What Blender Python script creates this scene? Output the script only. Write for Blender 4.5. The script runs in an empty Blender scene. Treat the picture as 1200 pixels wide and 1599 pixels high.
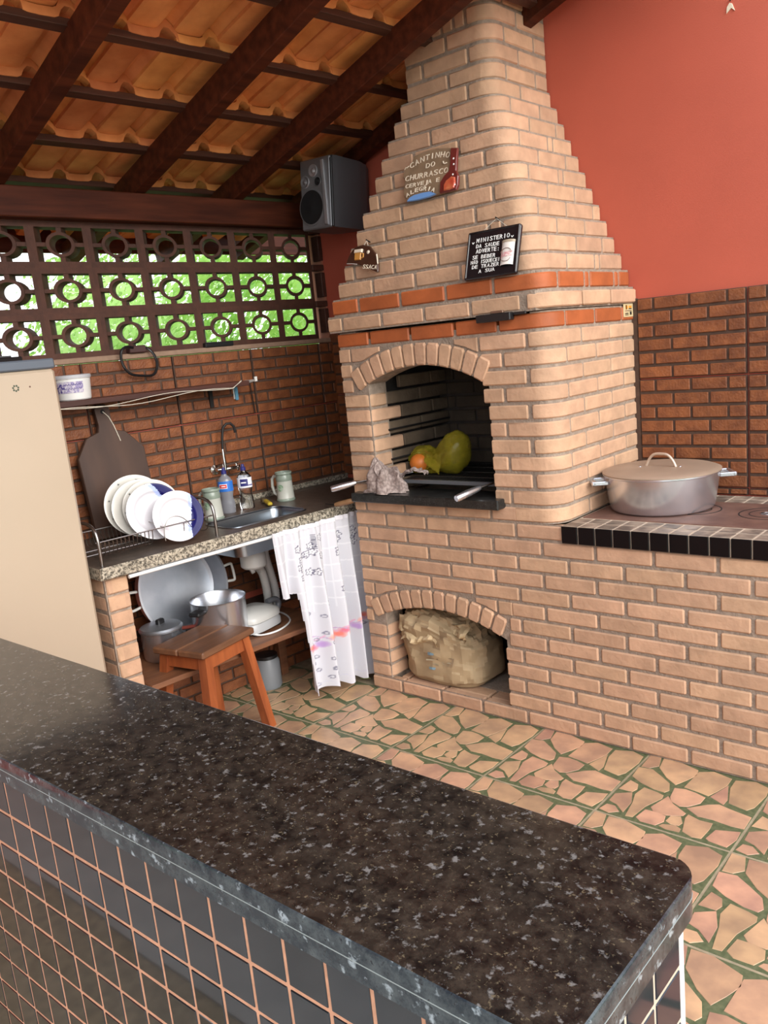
import bpy, bmesh, math, random
from mathutils import Vector, Matrix, noise
random.seed(7)
SC = bpy.context.scene
COL = SC.collection
PI = math.pi

# ------------------------------------------------------------------ camera
YAW, PITCH, ROLL = math.radians(131.072), math.radians(-11.809), math.radians(-5.491)
fwd = Vector((math.cos(PITCH)*math.cos(YAW), math.cos(PITCH)*math.sin(YAW), math.sin(PITCH)))
r0 = Vector((math.sin(YAW), -math.cos(YAW), 0)); u0 = r0.cross(fwd)
rr = math.cos(ROLL)*r0 + math.sin(ROLL)*u0; uu = -math.sin(ROLL)*r0 + math.cos(ROLL)*u0
cd = bpy.data.cameras.new('camera'); cam = bpy.data.objects.new('camera', cd); COL.objects.link(cam)
cam.matrix_world = Matrix(((rr.x, uu.x, -fwd.x, 2.5874), (rr.y, uu.y, -fwd.y, -2.6903), (rr.z, uu.z, -fwd.z, 1.5523), (0, 0, 0, 1)))
cd.sensor_fit = 'VERTICAL'; cd.sensor_height = 36.0; cd.lens = 36.0*1317.5/1599
cd.shift_x = -21.0/1599; cd.shift_y = 16.7/1599
cd.clip_start = .02; cd.clip_end = 200
SC.camera = cam

# ------------------------------------------------------------------ light
SC.view_settings.view_transform = 'Standard'; SC.view_settings.look = 'None'
SC.view_settings.gamma = 1.0; SC.view_settings.use_curve_mapping = False
SC.view_settings.exposure = 0.43
w = bpy.data.worlds.new('overcast_sky'); SC.world = w; w.use_nodes = True
nt = w.node_tree; nt.nodes.clear()
tc = nt.nodes.new('ShaderNodeTexCoord'); sx = nt.nodes.new('ShaderNodeSeparateXYZ')
cr = nt.nodes.new('ShaderNodeValToRGB'); bg = nt.nodes.new('ShaderNodeBackground'); wo = nt.nodes.new('ShaderNodeOutputWorld')
nt.links.new(tc.outputs['Generated'], sx.inputs[0]); nt.links.new(sx.outputs['Z'], cr.inputs[0])
cr.color_ramp.elements[0].position = 0.0; cr.color_ramp.elements[0].color = (.95, .97, 1.0, 1)
cr.color_ramp.elements[1].position = 1.0; cr.color_ramp.elements[1].color = (.78, .88, 1.0, 1)
bg.inputs[1].default_value = 2.0
nt.links.new(cr.outputs[0], bg.inputs[0]); nt.links.new(bg.outputs[0], wo.inputs[0])
sl = bpy.data.lights.new('sun', 'SUN'); sl.energy = 2.1; sl.angle = math.radians(40); sl.color = (1, .95, .88)
so = bpy.data.objects.new('sun', sl); COL.objects.link(so)
so.rotation_euler = Vector((-.88, .22, -.42)).to_track_quat('-Z', 'Y').to_euler(); so.location = (6, -3, 6)

# ------------------------------------------------------------------ frames
S = math.radians(4.2428)
O = Vector((-.70, .685, 0)); NV = Vector((math.cos(S), -math.sin(S), 0)); TV = Vector((math.sin(S), math.cos(S), 0))
D = .685
def L(n, t, z=0): return O + NV*n + TV*t + Vector((0, 0, z))

# ------------------------------------------------------------------ materials
MATS = {}
def mat(name, c, rough=.6, metal=0, var=.0, scale=30, bump=0, bscale=80, rnd=0, c2=None, trans=0, alpha=1, spec=.5, coat=0, det=4, cpos=(.35, .7), hue=0, sheen=0):
    if name in MATS: return MATS[name]
    m = bpy.data.materials.new(name); m.use_nodes = True; n = m.node_tree.nodes; l = m.node_tree.links
    b = n['Principled BSDF']; b.inputs['Roughness'].default_value = rough; b.inputs['Metallic'].default_value = metal
    b.inputs['Specular IOR Level'].default_value = spec
    if coat: b.inputs['Coat Weight'].default_value = coat; b.inputs['Coat Roughness'].default_value = .08
    if trans: b.inputs['Transmission Weight'].default_value = trans
    if alpha < 1: b.inputs['Alpha'].default_value = alpha
    c = tuple(c)+(1,)
    b.inputs['Base Color'].default_value = c
    tcn = n.new('ShaderNodeTexCoord'); col = None
    vec = tcn.outputs['Object']
    if rnd:
        oi = n.new('ShaderNodeObjectInfo'); ad = n.new('ShaderNodeVectorMath'); ad.operation = 'MULTIPLY_ADD'
        cmb = n.new('ShaderNodeCombineXYZ'); 
        for k in range(3): l.new(oi.outputs['Random'], cmb.inputs[k])
        ad.inputs[1].default_value = (37, 53, 71); l.new(cmb.outputs[0], ad.inputs[0]); l.new(tcn.outputs['Object'], ad.inputs[2]); vec = ad.outputs[0]
    if var or c2:
        nz = n.new('ShaderNodeTexNoise'); nz.inputs['Scale'].default_value = scale; nz.inputs['Detail'].default_value = det
        l.new(vec, nz.inputs['Vector'])
        rp = n.new('ShaderNodeValToRGB'); e = rp.color_ramp.elements
        e[0].position, e[1].position = cpos
        if c2 is None: c2 = tuple(max(0, x*(1-var)) for x in c[:3]); 
        e[0].color = tuple(c2)+(1,) if len(c2) == 3 else c2; e[1].color = c
        l.new(nz.outputs['Fac'], rp.inputs[0]); col = rp.outputs[0]
    if rnd:
        hs = n.new('ShaderNodeHueSaturation'); mp = n.new('ShaderNodeMapRange')
        mp.inputs['To Min'].default_value = 1-rnd; mp.inputs['To Max'].default_value = 1+rnd
        l.new(oi.outputs['Random'], mp.inputs['Value']); l.new(mp.outputs[0], hs.inputs['Value'])
        if hue:
            ml = n.new('ShaderNodeMath'); ml.operation = 'MULTIPLY'; ml.inputs[1].default_value = 7.3; fr = n.new('ShaderNodeMath'); fr.operation = 'FRACT'
            l.new(oi.outputs['Random'], ml.inputs[0]); l.new(ml.outputs[0], fr.inputs[0])
            m2 = n.new('ShaderNodeMapRange'); m2.inputs['To Min'].default_value = .5-hue; m2.inputs['To Max'].default_value = .5+hue
            l.new(fr.outputs[0], m2.inputs['Value']); l.new(m2.outputs[0], hs.inputs['Hue'])
        if col: l.new(col, hs.inputs['Color'])
        else: hs.inputs['Color'].default_value = c
        col = hs.outputs[0]
    if col: l.new(col, b.inputs['Base Color'])
    if bump:
        nb = n.new('ShaderNodeTexNoise'); nb.inputs['Scale'].default_value = bscale; nb.inputs['Detail'].default_value = 5
        l.new(vec, nb.inputs['Vector']); bp = n.new('ShaderNodeBump'); bp.inputs['Strength'].default_value = bump; bp.inputs['Distance'].default_value = .01
        l.new(nb.outputs['Fac'], bp.inputs['Height']); l.new(bp.outputs[0], b.inputs['Normal'])
    MATS[name] = m; return m

def wood(name, c, c2, scale=(3, 40, 40), rough=.5, bump=.1, rnd=.08):
    m = mat(name, c, rough, rnd=rnd, c2=c2, scale=1, bump=0)
    n = m.node_tree.nodes; l = m.node_tree.links
    nz = [x for x in n if x.type == 'TEX_NOISE'][0]; src = nz.inputs['Vector'].links[0].from_socket
    mp = n.new('ShaderNodeMapping'); mp.inputs['Scale'].default_value = scale
    l.new(src, mp.inputs[0]); l.new(mp.outputs[0], nz.inputs['Vector'])
    bp = n.new('ShaderNodeBump'); bp.inputs['Strength'].default_value = bump; bp.inputs['Distance'].default_value = .01
    l.new(nz.outputs['Fac'], bp.inputs['Height']); l.new(bp.outputs[0], n['Principled BSDF'].inputs['Normal'])
    return m

def granite(name, cols, scales=(90, 260), rough=.12, ct=(.38, .68), bs=22):
    """speckled stone: two voronoi layers over a noise base"""
    m = bpy.data.materials.new(name); m.use_nodes = True; n = m.node_tree.nodes; l = m.node_tree.links; b = n['Principled BSDF']
    b.inputs['Roughness'].default_value = rough
    tcn = n.new('ShaderNodeTexCoord')
    nz = n.new('ShaderNodeTexNoise'); nz.inputs['Scale'].default_value = bs; nz.inputs['Detail'].default_value = 9; nz.inputs['Roughness'].default_value = .75
    l.new(tcn.outputs['Object'], nz.inputs['Vector'])
    rp = n.new('ShaderNodeValToRGB'); l.new(nz.outputs['Fac'], rp.inputs[0])
    e = rp.color_ramp.elements; e[0].position, e[1].position = ct; e[0].color = cols[0]+(1,); e[1].color = cols[1]+(1,)
    prev = rp.outputs[0]
    for sc, c, th in zip(scales, cols[2:], (.33, .3)):
        n2 = n.new('ShaderNodeTexNoise'); n2.inputs['Scale'].default_value = sc; n2.inputs['Detail'].default_value = 3; n2.inputs['Roughness'].default_value = .6
        l.new(tcn.outputs['Object'], n2.inputs['Vector'])
        r2 = n.new('ShaderNodeValToRGB'); r2.color_ramp.elements[0].position = .60+.02*(sc > 150); r2.color_ramp.elements[1].position = .70
        l.new(n2.outputs['Fac'], r2.inputs[0])
        mx = n.new('ShaderNodeMix'); mx.data_type = 'RGBA'; l.new(r2.outputs[0], mx.inputs[0]); l.new(prev, mx.inputs[6]); mx.inputs[7].default_value = c+(1,)
        prev = mx.outputs[2]
    l.new(prev, b.inputs['Base Color'])
    MATS[name] = m; return m

M_BRICK = mat('cream_brick', (.61, .375, .235), .85, var=.22, scale=14, bump=.25, bscale=60, rnd=.09, hue=.003)
M_RED = mat('red_brick', (.46, .12, .035), .6, var=.25, scale=12, bump=.15, bscale=60, rnd=.1)
M_MORTAR = mat('grey_mortar', (.37, .29, .225), .95, var=.3, scale=40, bump=.5, bscale=120)
M_SOOTSHADE = mat('soot_shade_mortar', (.05, .04, .035), .95, var=.4, scale=12, bump=.4)  # soot plus the shade inside both chambers, mixed into one dark colour
M_SOOTSHADEB = mat('soot_shade_brick', (.18, .128, .082), .9, var=.55, scale=6, bump=.3, rnd=.12)  # cream brick darkened by soot and by painted shade
M_SOOTSHADEC = mat('soot_shade_brick_back', (.085, .062, .042), .9, var=.5, scale=6, bump=.3, rnd=.12)  # darker copy for the back wall: its shadow painted in over the soot
M_TBRICK = mat('tile_brick', (.27, .088, .028), .55, c2=(.16, .048, .016), scale=22, bump=.35, bscale=110, rnd=.12)
M_TGROUT = mat('tile_joint', (.095, .052, .034), .8, var=.3, scale=40)
M_TLINE = mat('brown_grout', (.20, .095, .06), .8, var=.3, scale=40)
M_REDWALL = mat('red_paint', (.52, .105, .06), .7, var=.08, scale=3, bump=.06, bscale=200)
M_STONE = mat('printed_stone', (.63, .37, .22), .35, c2=(.40, .235, .155), scale=11, det=8, rnd=.15, hue=.014, bump=.05, bscale=25)
M_MOSS = mat('green_joint', (.15, .165, .085), .5, c2=(.075, .10, .045), scale=60)
M_FGROUT = mat('floor_grout', (.42, .34, .22), .9, var=.3, scale=30)
M_RAFTER = wood('varnished_dark_wood', (.105, .027, .012), (.050, .013, .007), (30, 3, 30), .5, .08)
M_RAFTER.node_tree.nodes['Principled BSDF'].inputs['Specular IOR Level'].default_value = .15
M_BATTEN = wood('batten_wood', (.10, .036, .02), (.05, .018, .011), (40, 3, 40), .5, .1)
M_ROOF = mat('terracotta', (.86, .34, .11), .75, c2=(.64, .215, .06), scale=9, bump=.2, bscale=40, rnd=.14, hue=.008)
M_BREEZE = mat('dark_clay_block', (.085, .030, .017), .7, var=.3, scale=25, bump=.2, rnd=.1)
M_GRAN = granite('black_granite', [(.007, .006, .0055), (.046, .034, .025), (.16, .145, .135), (.12, .09, .055)], (85, 190), .13, (.40, .66), 38)
M_GRANE = granite('grey_granite_edge', [(.014, .020, .026), (.075, .088, .090), (.30, .34, .36), (.008, .010, .014)], (55, 120), .14, (.42, .64), 30)
M_GRAN2 = granite('speckled_granite', [(.075, .065, .05), (.50, .44, .34), (.02, .02, .016), (.68, .63, .52)], (85, 140), .3, (.44, .56), 75)
M_GRAN2T = granite('dusty_granite', [(.06, .045, .036), (.13, .10, .078), (.03, .025, .02), (.19, .155, .12)], (110, 190), .4)
M_BTILE = mat('glossy_black_tile', (.012, .014, .017), .04, rnd=.3, spec=.75)
M_OGROUT = mat('orange_grout', (.66, .33, .20), .8, var=.2, scale=60)
M_WGROUT = mat('pale_grout', (.62, .50, .38), .8, var=.2, scale=60)
M_LTILE = mat('black_lip_tile', (.004, .004, .005), .3, spec=.3)
M_TTILE = mat('dusty_top_tile', (.34, .265, .20), .5, c2=(.13, .10, .08), scale=18, rnd=.25)
M_IRON = mat('rusty_iron', (.20, .105, .075), .6, c2=(.13, .065, .05), scale=14, metal=.15)
M_IRON2 = mat('dark_iron', (.02, .018, .017), .6, metal=.4)
M_ALU = mat('aluminium', (.76, .78, .83), .27, metal=.93, var=.14, scale=6)
M_ALUM = mat('dull_aluminium', (.66, .68, .71), .42, metal=.95, c2=(.42, .45, .50), scale=5)
M_DUST = mat('dusty_lid', (.42, .31, .225), .55, metal=.3, var=.12, scale=8)
M_CHROME = mat('chrome', (.75, .74, .72), .15, metal=1)
M_STEEL = mat('wire_steel', (.36, .34, .32), .3, metal=1)
M_STEELD = mat('sink_steel', (.30, .33, .36), .3, metal=1)
M_BLACKP = mat('black_plastic', (.012, .012, .013), .4)
M_GREYP = mat('charcoal_plastic', (.105, .108, .116), .42)
M_SILV = mat('silver_plastic', (.52, .52, .54), .3, metal=.6)
M_SILV2 = mat('dim_silver_plastic', (.24, .24, .25), .35, metal=.4)
M_CONE = mat('speaker_cone', (.006, .006, .007), .8)
M_FRIDGE = mat('cream_enamel', (.47, .375, .275), .28, var=.05, scale=2)
M_FTRIM = mat('grey_trim', (.10, .12, .15), .4)
M_WHITE = mat('white_ceramic', (.70, .68, .71), .15)
M_CREAM = mat('cream_ceramic', (.68, .66, .60), .25, c2=(.58, .55, .50), scale=12)
M_NAVY = mat('navy_glaze', (.007, .006, .095), .4, spec=.3)
M_LBLUE = mat('pale_blue_glaze', (.46, .54, .86), .15)
M_LEAFP = mat('dark_leaf_print', (.03, .035, .03), .4)
M_MUG = mat('mug_glaze', (.53, .53, .465), .25, var=.12, scale=10)
M_MUGG = mat('green_glaze', (.27, .32, .26), .22, var=.2, scale=14)
M_GREEN = mat('green_emblem', (.07, .22, .09), .4, c2=(.4, .45, .36), scale=160)
M_BOARD = wood('old_board_wood', (.072, .036, .022), (.045, .022, .014), (12, 12, 2), .55, .12)
M_SHELFW = wood('dark_shelf_wood', (.085, .028, .018), (.05, .017, .012), (30, 3, 30), .5, .1)
M_STOOL = wood('orange_stool_wood', (.38, .105, .032), (.24, .06, .02), (30, 30, 4), .35, .08)
M_STOOLT = wood('worn_seat_wood', (.20, .088, .042), (.125, .055, .028), (30, 4, 30), .45, .12)
M_PLANK = wood('plank_wood', (.24, .10, .045), (.14, .055, .026), (30, 3, 30), .5, .1)
M_HANDLEW = wood('tan_handle_wood', (.26, .14, .065), (.16, .08, .035), (6, 30, 30), .5, .1)
M_WHITEP = mat('white_plastic', (.78, .78, .76), .35)
M_WHITEM = mat('white_metal', (.72, .70, .66), .4)
M_GREYH = mat('grey_hose', (.56, .54, .50), .5)
M_STRING = mat('white_string', (.62, .56, .46), .8)
M_CLEAR = mat('clear_plastic', (.90, .92, .95), .05, trans=1.0)
M_LIQ = mat('grey_detergent', (.30, .30, .33), .15, trans=.35)
M_LABELB = mat('blue_label', (.03, .16, .55), .35)
M_LABELR = mat('red_label', (.65, .03, .03), .4)
M_LABELW = mat('white_label', (.80, .80, .84), .4)
M_LABELV = mat('violet_print', (.10, .08, .28), .4)
M_CAPB = mat('blue_cap', (.03, .03, .16), .3)
M_YEL = mat('yellow_plastic', (.50, .36, .03), .4)
M_BAGY = mat('yellow_bag', (.33, .27, .02), .22, alpha=.6, bump=.6, bscale=45)
M_ORANGE = mat('orange_skin', (.72, .20, .03), .45, var=.1, bump=.1)
M_CLOTH = mat('stained_cloth', (.42, .335, .30), .95, c2=(.26, .20, .18), scale=90, cpos=(.42, .62), bump=.3, bscale=150)
M_SACK = mat('brown_paper', (.47, .345, .20), .75, c2=(.32, .23, .13), scale=7, bump=.15, bscale=30)
M_SACKB = mat('faded_blue_print', (.20, .30, .36), .8)
M_TEAL = mat('teal_print', (.05, .18, .17), .7)
M_SIGNB = mat('brown_plaque', (.30, .20, .12), .6, var=.3, scale=20)
M_SIGNR = mat('dark_red_glaze', (.17, .03, .025), .2, var=.2, scale=14)
M_SIGNR2 = mat('bright_red_glaze', (.48, .055, .03), .18, c2=(.6, .18, .08), scale=30)
M_LETTER = mat('cream_lettering', (.78, .68, .54), .5)
M_LETTERW = mat('white_lettering', (.85, .83, .80), .5)
M_SBLUE = mat('sky_blue_glaze', (.16, .33, .68), .4)
M_SIGNK = mat('black_plaque', (.012, .010, .012), .25)
M_SIGNBR = mat('brown_glaze', (.075, .032, .02), .22, var=.3, scale=20)
M_AMBER = mat('amber_glaze', (.55, .26, .06), .3)
M_YLAB = mat('yellowed_sticker', (.62, .50, .28), .5)
M_ORAN = mat('orange_print', (.75, .30, .03), .5)
M_LEAF = mat('leaf_green', (.20, .40, .07), .5, rnd=.2, c2=(.10, .25, .04), scale=3)
M_LEAF2 = mat('bright_leaf', (.38, .58, .16), .5, c2=(.14, .32, .05), scale=2.5)
M_TRUNK = mat('bark', (.12, .08, .05), .9, var=.4, bump=.5)
M_GRASS = mat('lawn', (.10, .16, .05), .95, var=.4, scale=20)
M_PAVE = mat('grey_paving', (.48, .47, .44), .85, var=.15, scale=8)
M_ADDEDWALL = mat('added_wall_render', (.72, .69, .64), .9, var=.08)  # kept pale so the added wall bounces light up to the roof
for mm in (M_LEAF, M_LEAF2):
    b = mm.node_tree.nodes['Principled BSDF']; b.inputs['Subsurface Weight'].default_value = 0

def leafy(m, tcol):
    n = m.node_tree.nodes; l = m.node_tree.links; b = n['Principled BSDF']; out = n['Material Output']
    tr = n.new('ShaderNodeBsdfTranslucent'); tr.inputs[0].default_value = tcol; mx = n.new('ShaderNodeMixShader'); mx.inputs[0].default_value = .5
    l.new(b.outputs[0], mx.inputs[1]); l.new(tr.outputs[0], mx.inputs[2]); l.new(mx.outputs[0], out.inputs[0])
leafy(M_LEAF, (.55, .80, .20, 1)); leafy(M_LEAF2, (.72, .92, .40, 1))

# ------------------------------------------------------------------ mesh builder
class MB:
    def __init__(s): s.v = []; s.f = []; s.m = []; s.mi = 0
    def add(s, vs, fs):
        o = len(s.v); s.v += [tuple(p) for p in vs]
        for f in fs: s.f.append(tuple(i+o for i in f)); s.m.append(s.mi)
        return s
    def xf(s, M, start=0):
        for i in range(start, len(s.v)): s.v[i] = tuple(M @ Vector(s.v[i]))
        return s
    def box(s, x0, x1, y0, y1, z0, z1, b=0):
        if b <= 0:
            vs = [(x, y, z) for x in (x0, x1) for y in (y0, y1) for z in (z0, z1)]
            return s.add(vs, [(0, 1, 3, 2), (4, 6, 7, 5), (0, 4, 5, 1), (2, 3, 7, 6), (0, 2, 6, 4), (1, 5, 7, 3)])
        vs = []; idx = {}
        X = (x0, x1); Y = (y0, y1); Z = (z0, z1); sg = (1, -1)
        for i in (0, 1):
            for j in (0, 1):
                for k in (0, 1):
                    dx, dy, dz = b*sg[i], b*sg[j], b*sg[k]
                    for a, p in enumerate(((X[i], Y[j]+dy, Z[k]+dz), (X[i]+dx, Y[j], Z[k]+dz), (X[i]+dx, Y[j]+dy, Z[k]))):
                        idx[i, j, k, a] = len(vs); vs.append(p)
        fs = []
        for i in (0, 1): fs.append([idx[i, j, k, 0] for j, k in ((0, 0), (0, 1), (1, 1), (1, 0))][::1 if i == 0 else -1])
        for j in (0, 1): fs.append([idx[i, j, k, 1] for i, k in ((0, 0), (1, 0), (1, 1), (0, 1))][::1 if j == 0 else -1])
        for k in (0, 1): fs.append([idx[i, j, k, 2] for i, j in ((0, 0), (0, 1), (1, 1), (1, 0))][::1 if k == 0 else -1])
        for i in (0, 1):
            for j in (0, 1): fs.append([idx[i, j, 0, 0], idx[i, j, 1, 0], idx[i, j, 1, 1], idx[i, j, 0, 1]])
        for i in (0, 1):
            for k in (0, 1): fs.append([idx[i, 0, k, 0], idx[i, 1, k, 0], idx[i, 1, k, 2], idx[i, 0, k, 2]])
        for j in (0, 1):
            for k in (0, 1): fs.append([idx[0, j, k, 1], idx[1, j, k, 1], idx[1, j, k, 2], idx[0, j, k, 2]])
        for i in (0, 1):
            for j in (0, 1):
                for k in (0, 1): fs.append([idx[i, j, k, 0], idx[i, j, k, 1], idx[i, j, k, 2]])
        return s.add(vs, fs)
    def prism(s, poly, z0, z1, bev=0, bot=True):
        """poly in xy, extruded z0..z1, top edge shrunk by bev"""
        n = len(poly); cx = sum(p[0] for p in poly)/n; cy = sum(p[1] for p in poly)/n
        def shr(p):
            d = math.hypot(p[0]-cx, p[1]-cy) or 1; k = max(.2, 1-bev/d); return (cx+(p[0]-cx)*k, cy+(p[1]-cy)*k)
        vs = [(x, y, z0) for x, y in poly]; fs = []
        if bev:
            vs += [(x, y, z1-bev) for x, y in poly]; q = [shr(p) for p in poly]; vs += [(x, y, z1) for x, y in q]; lv = 3
        else: vs += [(x, y, z1) for x, y in poly]; lv = 2
        for k in range(lv-1):
            for i in range(n): j = (i+1) % n; fs.append((k*n+i, k*n+j, (k+1)*n+j, (k+1)*n+i))
        fs.append(tuple(range((lv-1)*n, lv*n)))
        if bot: fs.append(tuple(range(n))[::-1])
        return s.add(vs, fs)
    def lathe(s, prof, seg=24, c=(0, 0, 0), a0=0, a1=2*PI, sx=1, sy=1):
        full = abs(a1-a0-2*PI) < 1e-6; vs = []; fs = []; ns = seg if full else seg+1
        for r, z in prof:
            for i in range(ns):
                a = a0+(a1-a0)*i/seg; vs.append((c[0]+r*sx*math.cos(a), c[1]+r*sy*math.sin(a), c[2]+z))
        for k in range(len(prof)-1):
            for i in range(seg):
                j = (i+1) % ns; fs.append((k*ns+i, k*ns+j, (k+1)*ns+j, (k+1)*ns+i))
        return s.add(vs, fs)
    def tube(s, pts, r, seg=8, caps=True):
        pts = [Vector(p) for p in pts]; rs = r if isinstance(r, (list, tuple)) else [r]*len(pts); vs = []; fs = []
        up = None; n = len(pts)
        for i, p in enumerate(pts):
            t = (pts[min(i+1, n-1)]-pts[max(i-1, 0)]).normalized()
            if up is None: up = Vector((0, 0, 1)) if abs(t.z) < .9 else Vector((1, 0, 0))
            a = t.cross(up).normalized(); up = a.cross(t).normalized()
            for k in range(seg):
                th = 2*PI*k/seg; vs.append(p+(a*math.cos(th)+up*math.sin(th))*rs[i])
        for i in range(n-1):
            for k in range(seg):
                j = (k+1) % seg; fs.append((i*seg+k, i*seg+j, (i+1)*seg+j, (i+1)*seg+k))
        if caps: fs += [tuple(range(seg))[::-1], tuple(range((n-1)*seg, n*seg))]
        return s.add(vs, fs)
    def grid(s, fn, nu, nv, closeu=False):
        vs = [fn(u/(nu-(0 if closeu else 1)) if closeu else u/(nu-1), v/(nv-1)) for v in range(nv) for u in range(nu)]; fs = []
        for v in range(nv-1):
            for u in range(nu if closeu else nu-1):
                j = (u+1) % nu; fs.append((v*nu+u, v*nu+j, (v+1)*nu+j, (v+1)*nu+u))
        return s.add(vs, fs)
    def mesh(s, name, mats, smooth=None):
        me = bpy.data.meshes.new(name); me.from_pydata(s.v, [], s.f); me.update()
        for m in (mats if isinstance(mats, (list, tuple)) else [mats]): me.materials.append(m)
        if len(me.materials) > 1: me.polygons.foreach_set('material_index', s.m)
        bm = bmesh.new(); bm.from_mesh(me); bmesh.ops.recalc_face_normals(bm, faces=bm.faces); bm.to_mesh(me); bm.free()
        if smooth is not None:
            me.polygons.foreach_set('use_smooth', [True]*len(me.polygons)); me.set_sharp_from_angle(angle=math.radians(smooth))
        return me
    def build(s, name, mats, parent=None, smooth=None, loc=None, rot=None):
        return obj(name, s.mesh(name, mats, smooth), parent, loc, rot)

def obj(name, me, parent=None, loc=None, rot=None):
    o = bpy.data.objects.new(name, me); COL.objects.link(o)
    if parent: o.parent = parent
    if loc is not None: o.location = loc
    if rot is not None: o.rotation_euler = rot
    return o
def tag(o, label, cat, group=None):
    o['label'] = label; o['category'] = cat
    if group: o['group'] = group
    return o
def thing(name, label, cat, loc=(0, 0, 0), rz=0, group=None):
    o = bpy.data.objects.new(name, None); COL.objects.link(o); o.empty_display_size = .05
    o.location = loc; o.rotation_euler = (0, 0, rz)
    return tag(o, label, cat, group)
def struct(o): o['kind'] = 'structure'; return o
def empty_struct(name, loc=(0, 0, 0), rz=0):
    o = bpy.data.objects.new(name, None); COL.objects.link(o); o.location = loc; o.rotation_euler = (0, 0, rz); return struct(o)
def stuff(o): o['kind'] = 'stuff'; return o
def dup(root, loc=None, rot=None, label=None):
    r = root.copy(); COL.objects.link(r)
    if loc is not None: r.location = loc
    if rot is not None: r.rotation_euler = rot
    if label: r['label'] = label
    for ch in list(root.children):
        c = ch.copy(); COL.objects.link(c); c.parent = r
        for g in list(ch.children): d = g.copy(); COL.objects.link(d); d.parent = c
    return r
def rnd(a): return random.uniform(-a, a)

CACHE = {}
def brick_mesh(Ln, H, dep, mname, m, bev=.0048):
    k = ('b', round(Ln, 3), round(H, 3), round(dep, 3), mname, bev)
    if k not in CACHE: CACHE[k] = MB().box(0, round(Ln, 3), 0, dep, 0, H, bev).mesh('brick', m)
    return CACHE[k]
def corner_mesh(a, b, r, H, mname, m, dep=.05, bev=.0048):
    """rounded corner brick: front leg a along +x, then turns to run b along +y; origin at the sharp corner"""
    k = ('c', round(a, 3), round(b, 3), r, round(H, 3), mname)
    if k in CACHE: return CACHE[k]
    path = [((-a, 0), (0, -1), 1), ((-a+bev, 0), (0, -1), 0)]
    for i in range(7):
        th = -PI/2+PI/2*i/6; path.append(((-r+r*math.cos(th), r+r*math.sin(th)), (math.cos(th), math.sin(th)), 0))
    path += [((0, b-bev), (1, 0), 0), ((0, b), (1, 0), 1)]
    vs = []; fs = []
    for (x, y), (nx, ny), e in path:
        d = bev if e else 0
        for dd, z in ((-min(dep, r*.9), 0), (-bev-d, 0), (-d, bev), (-d, H-bev), (-bev-d, H), (-min(dep, r*.9), H)):
            vs.append((x+nx*dd, y+ny*dd, z))
    n = len(path)
    for i in range(n-1):
        for q in range(5): fs.append((i*6+q, i*6+q+1, (i+1)*6+q+1, (i+1)*6+q))
    fs += [tuple(range(6)), tuple(range((n-1)*6, n*6))[::-1]]
    CACHE[k] = MB().add(vs, fs).mesh('brick', m, 40); return CACHE[k]

HC = .065; P = .2213; J = .012; BH = HC-J
W = 1.044
def zc(k): return k*HC if k <= 24 else 24*HC+(k-24)*.068
def put(parent, me, loc, rz=0, jit=.0012):
    o = obj('brick', me, parent, (loc[0]+rnd(jit*.5), loc[1]+rnd(jit*.5), loc[2]+rnd(jit*.4)), (rnd(.004)*.5, rnd(.004), rz+rnd(.004))); return o
def row_pieces(x0, x1, phase, P=P, J=J, mn=.022):
    out = []; k = math.floor((x0-phase)/P); a = x0
    while a < x1-1e-6:
        k += 1; b = min(phase+k*P, x1)
        if b-a < 1e-6: continue
        aa = a+(J/2 if a > x0 else 0); bb = b-(J/2 if b < x1 else 0)
        if bb-aa > mn: out.append((aa, bb))
        a = b
    return out

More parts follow.
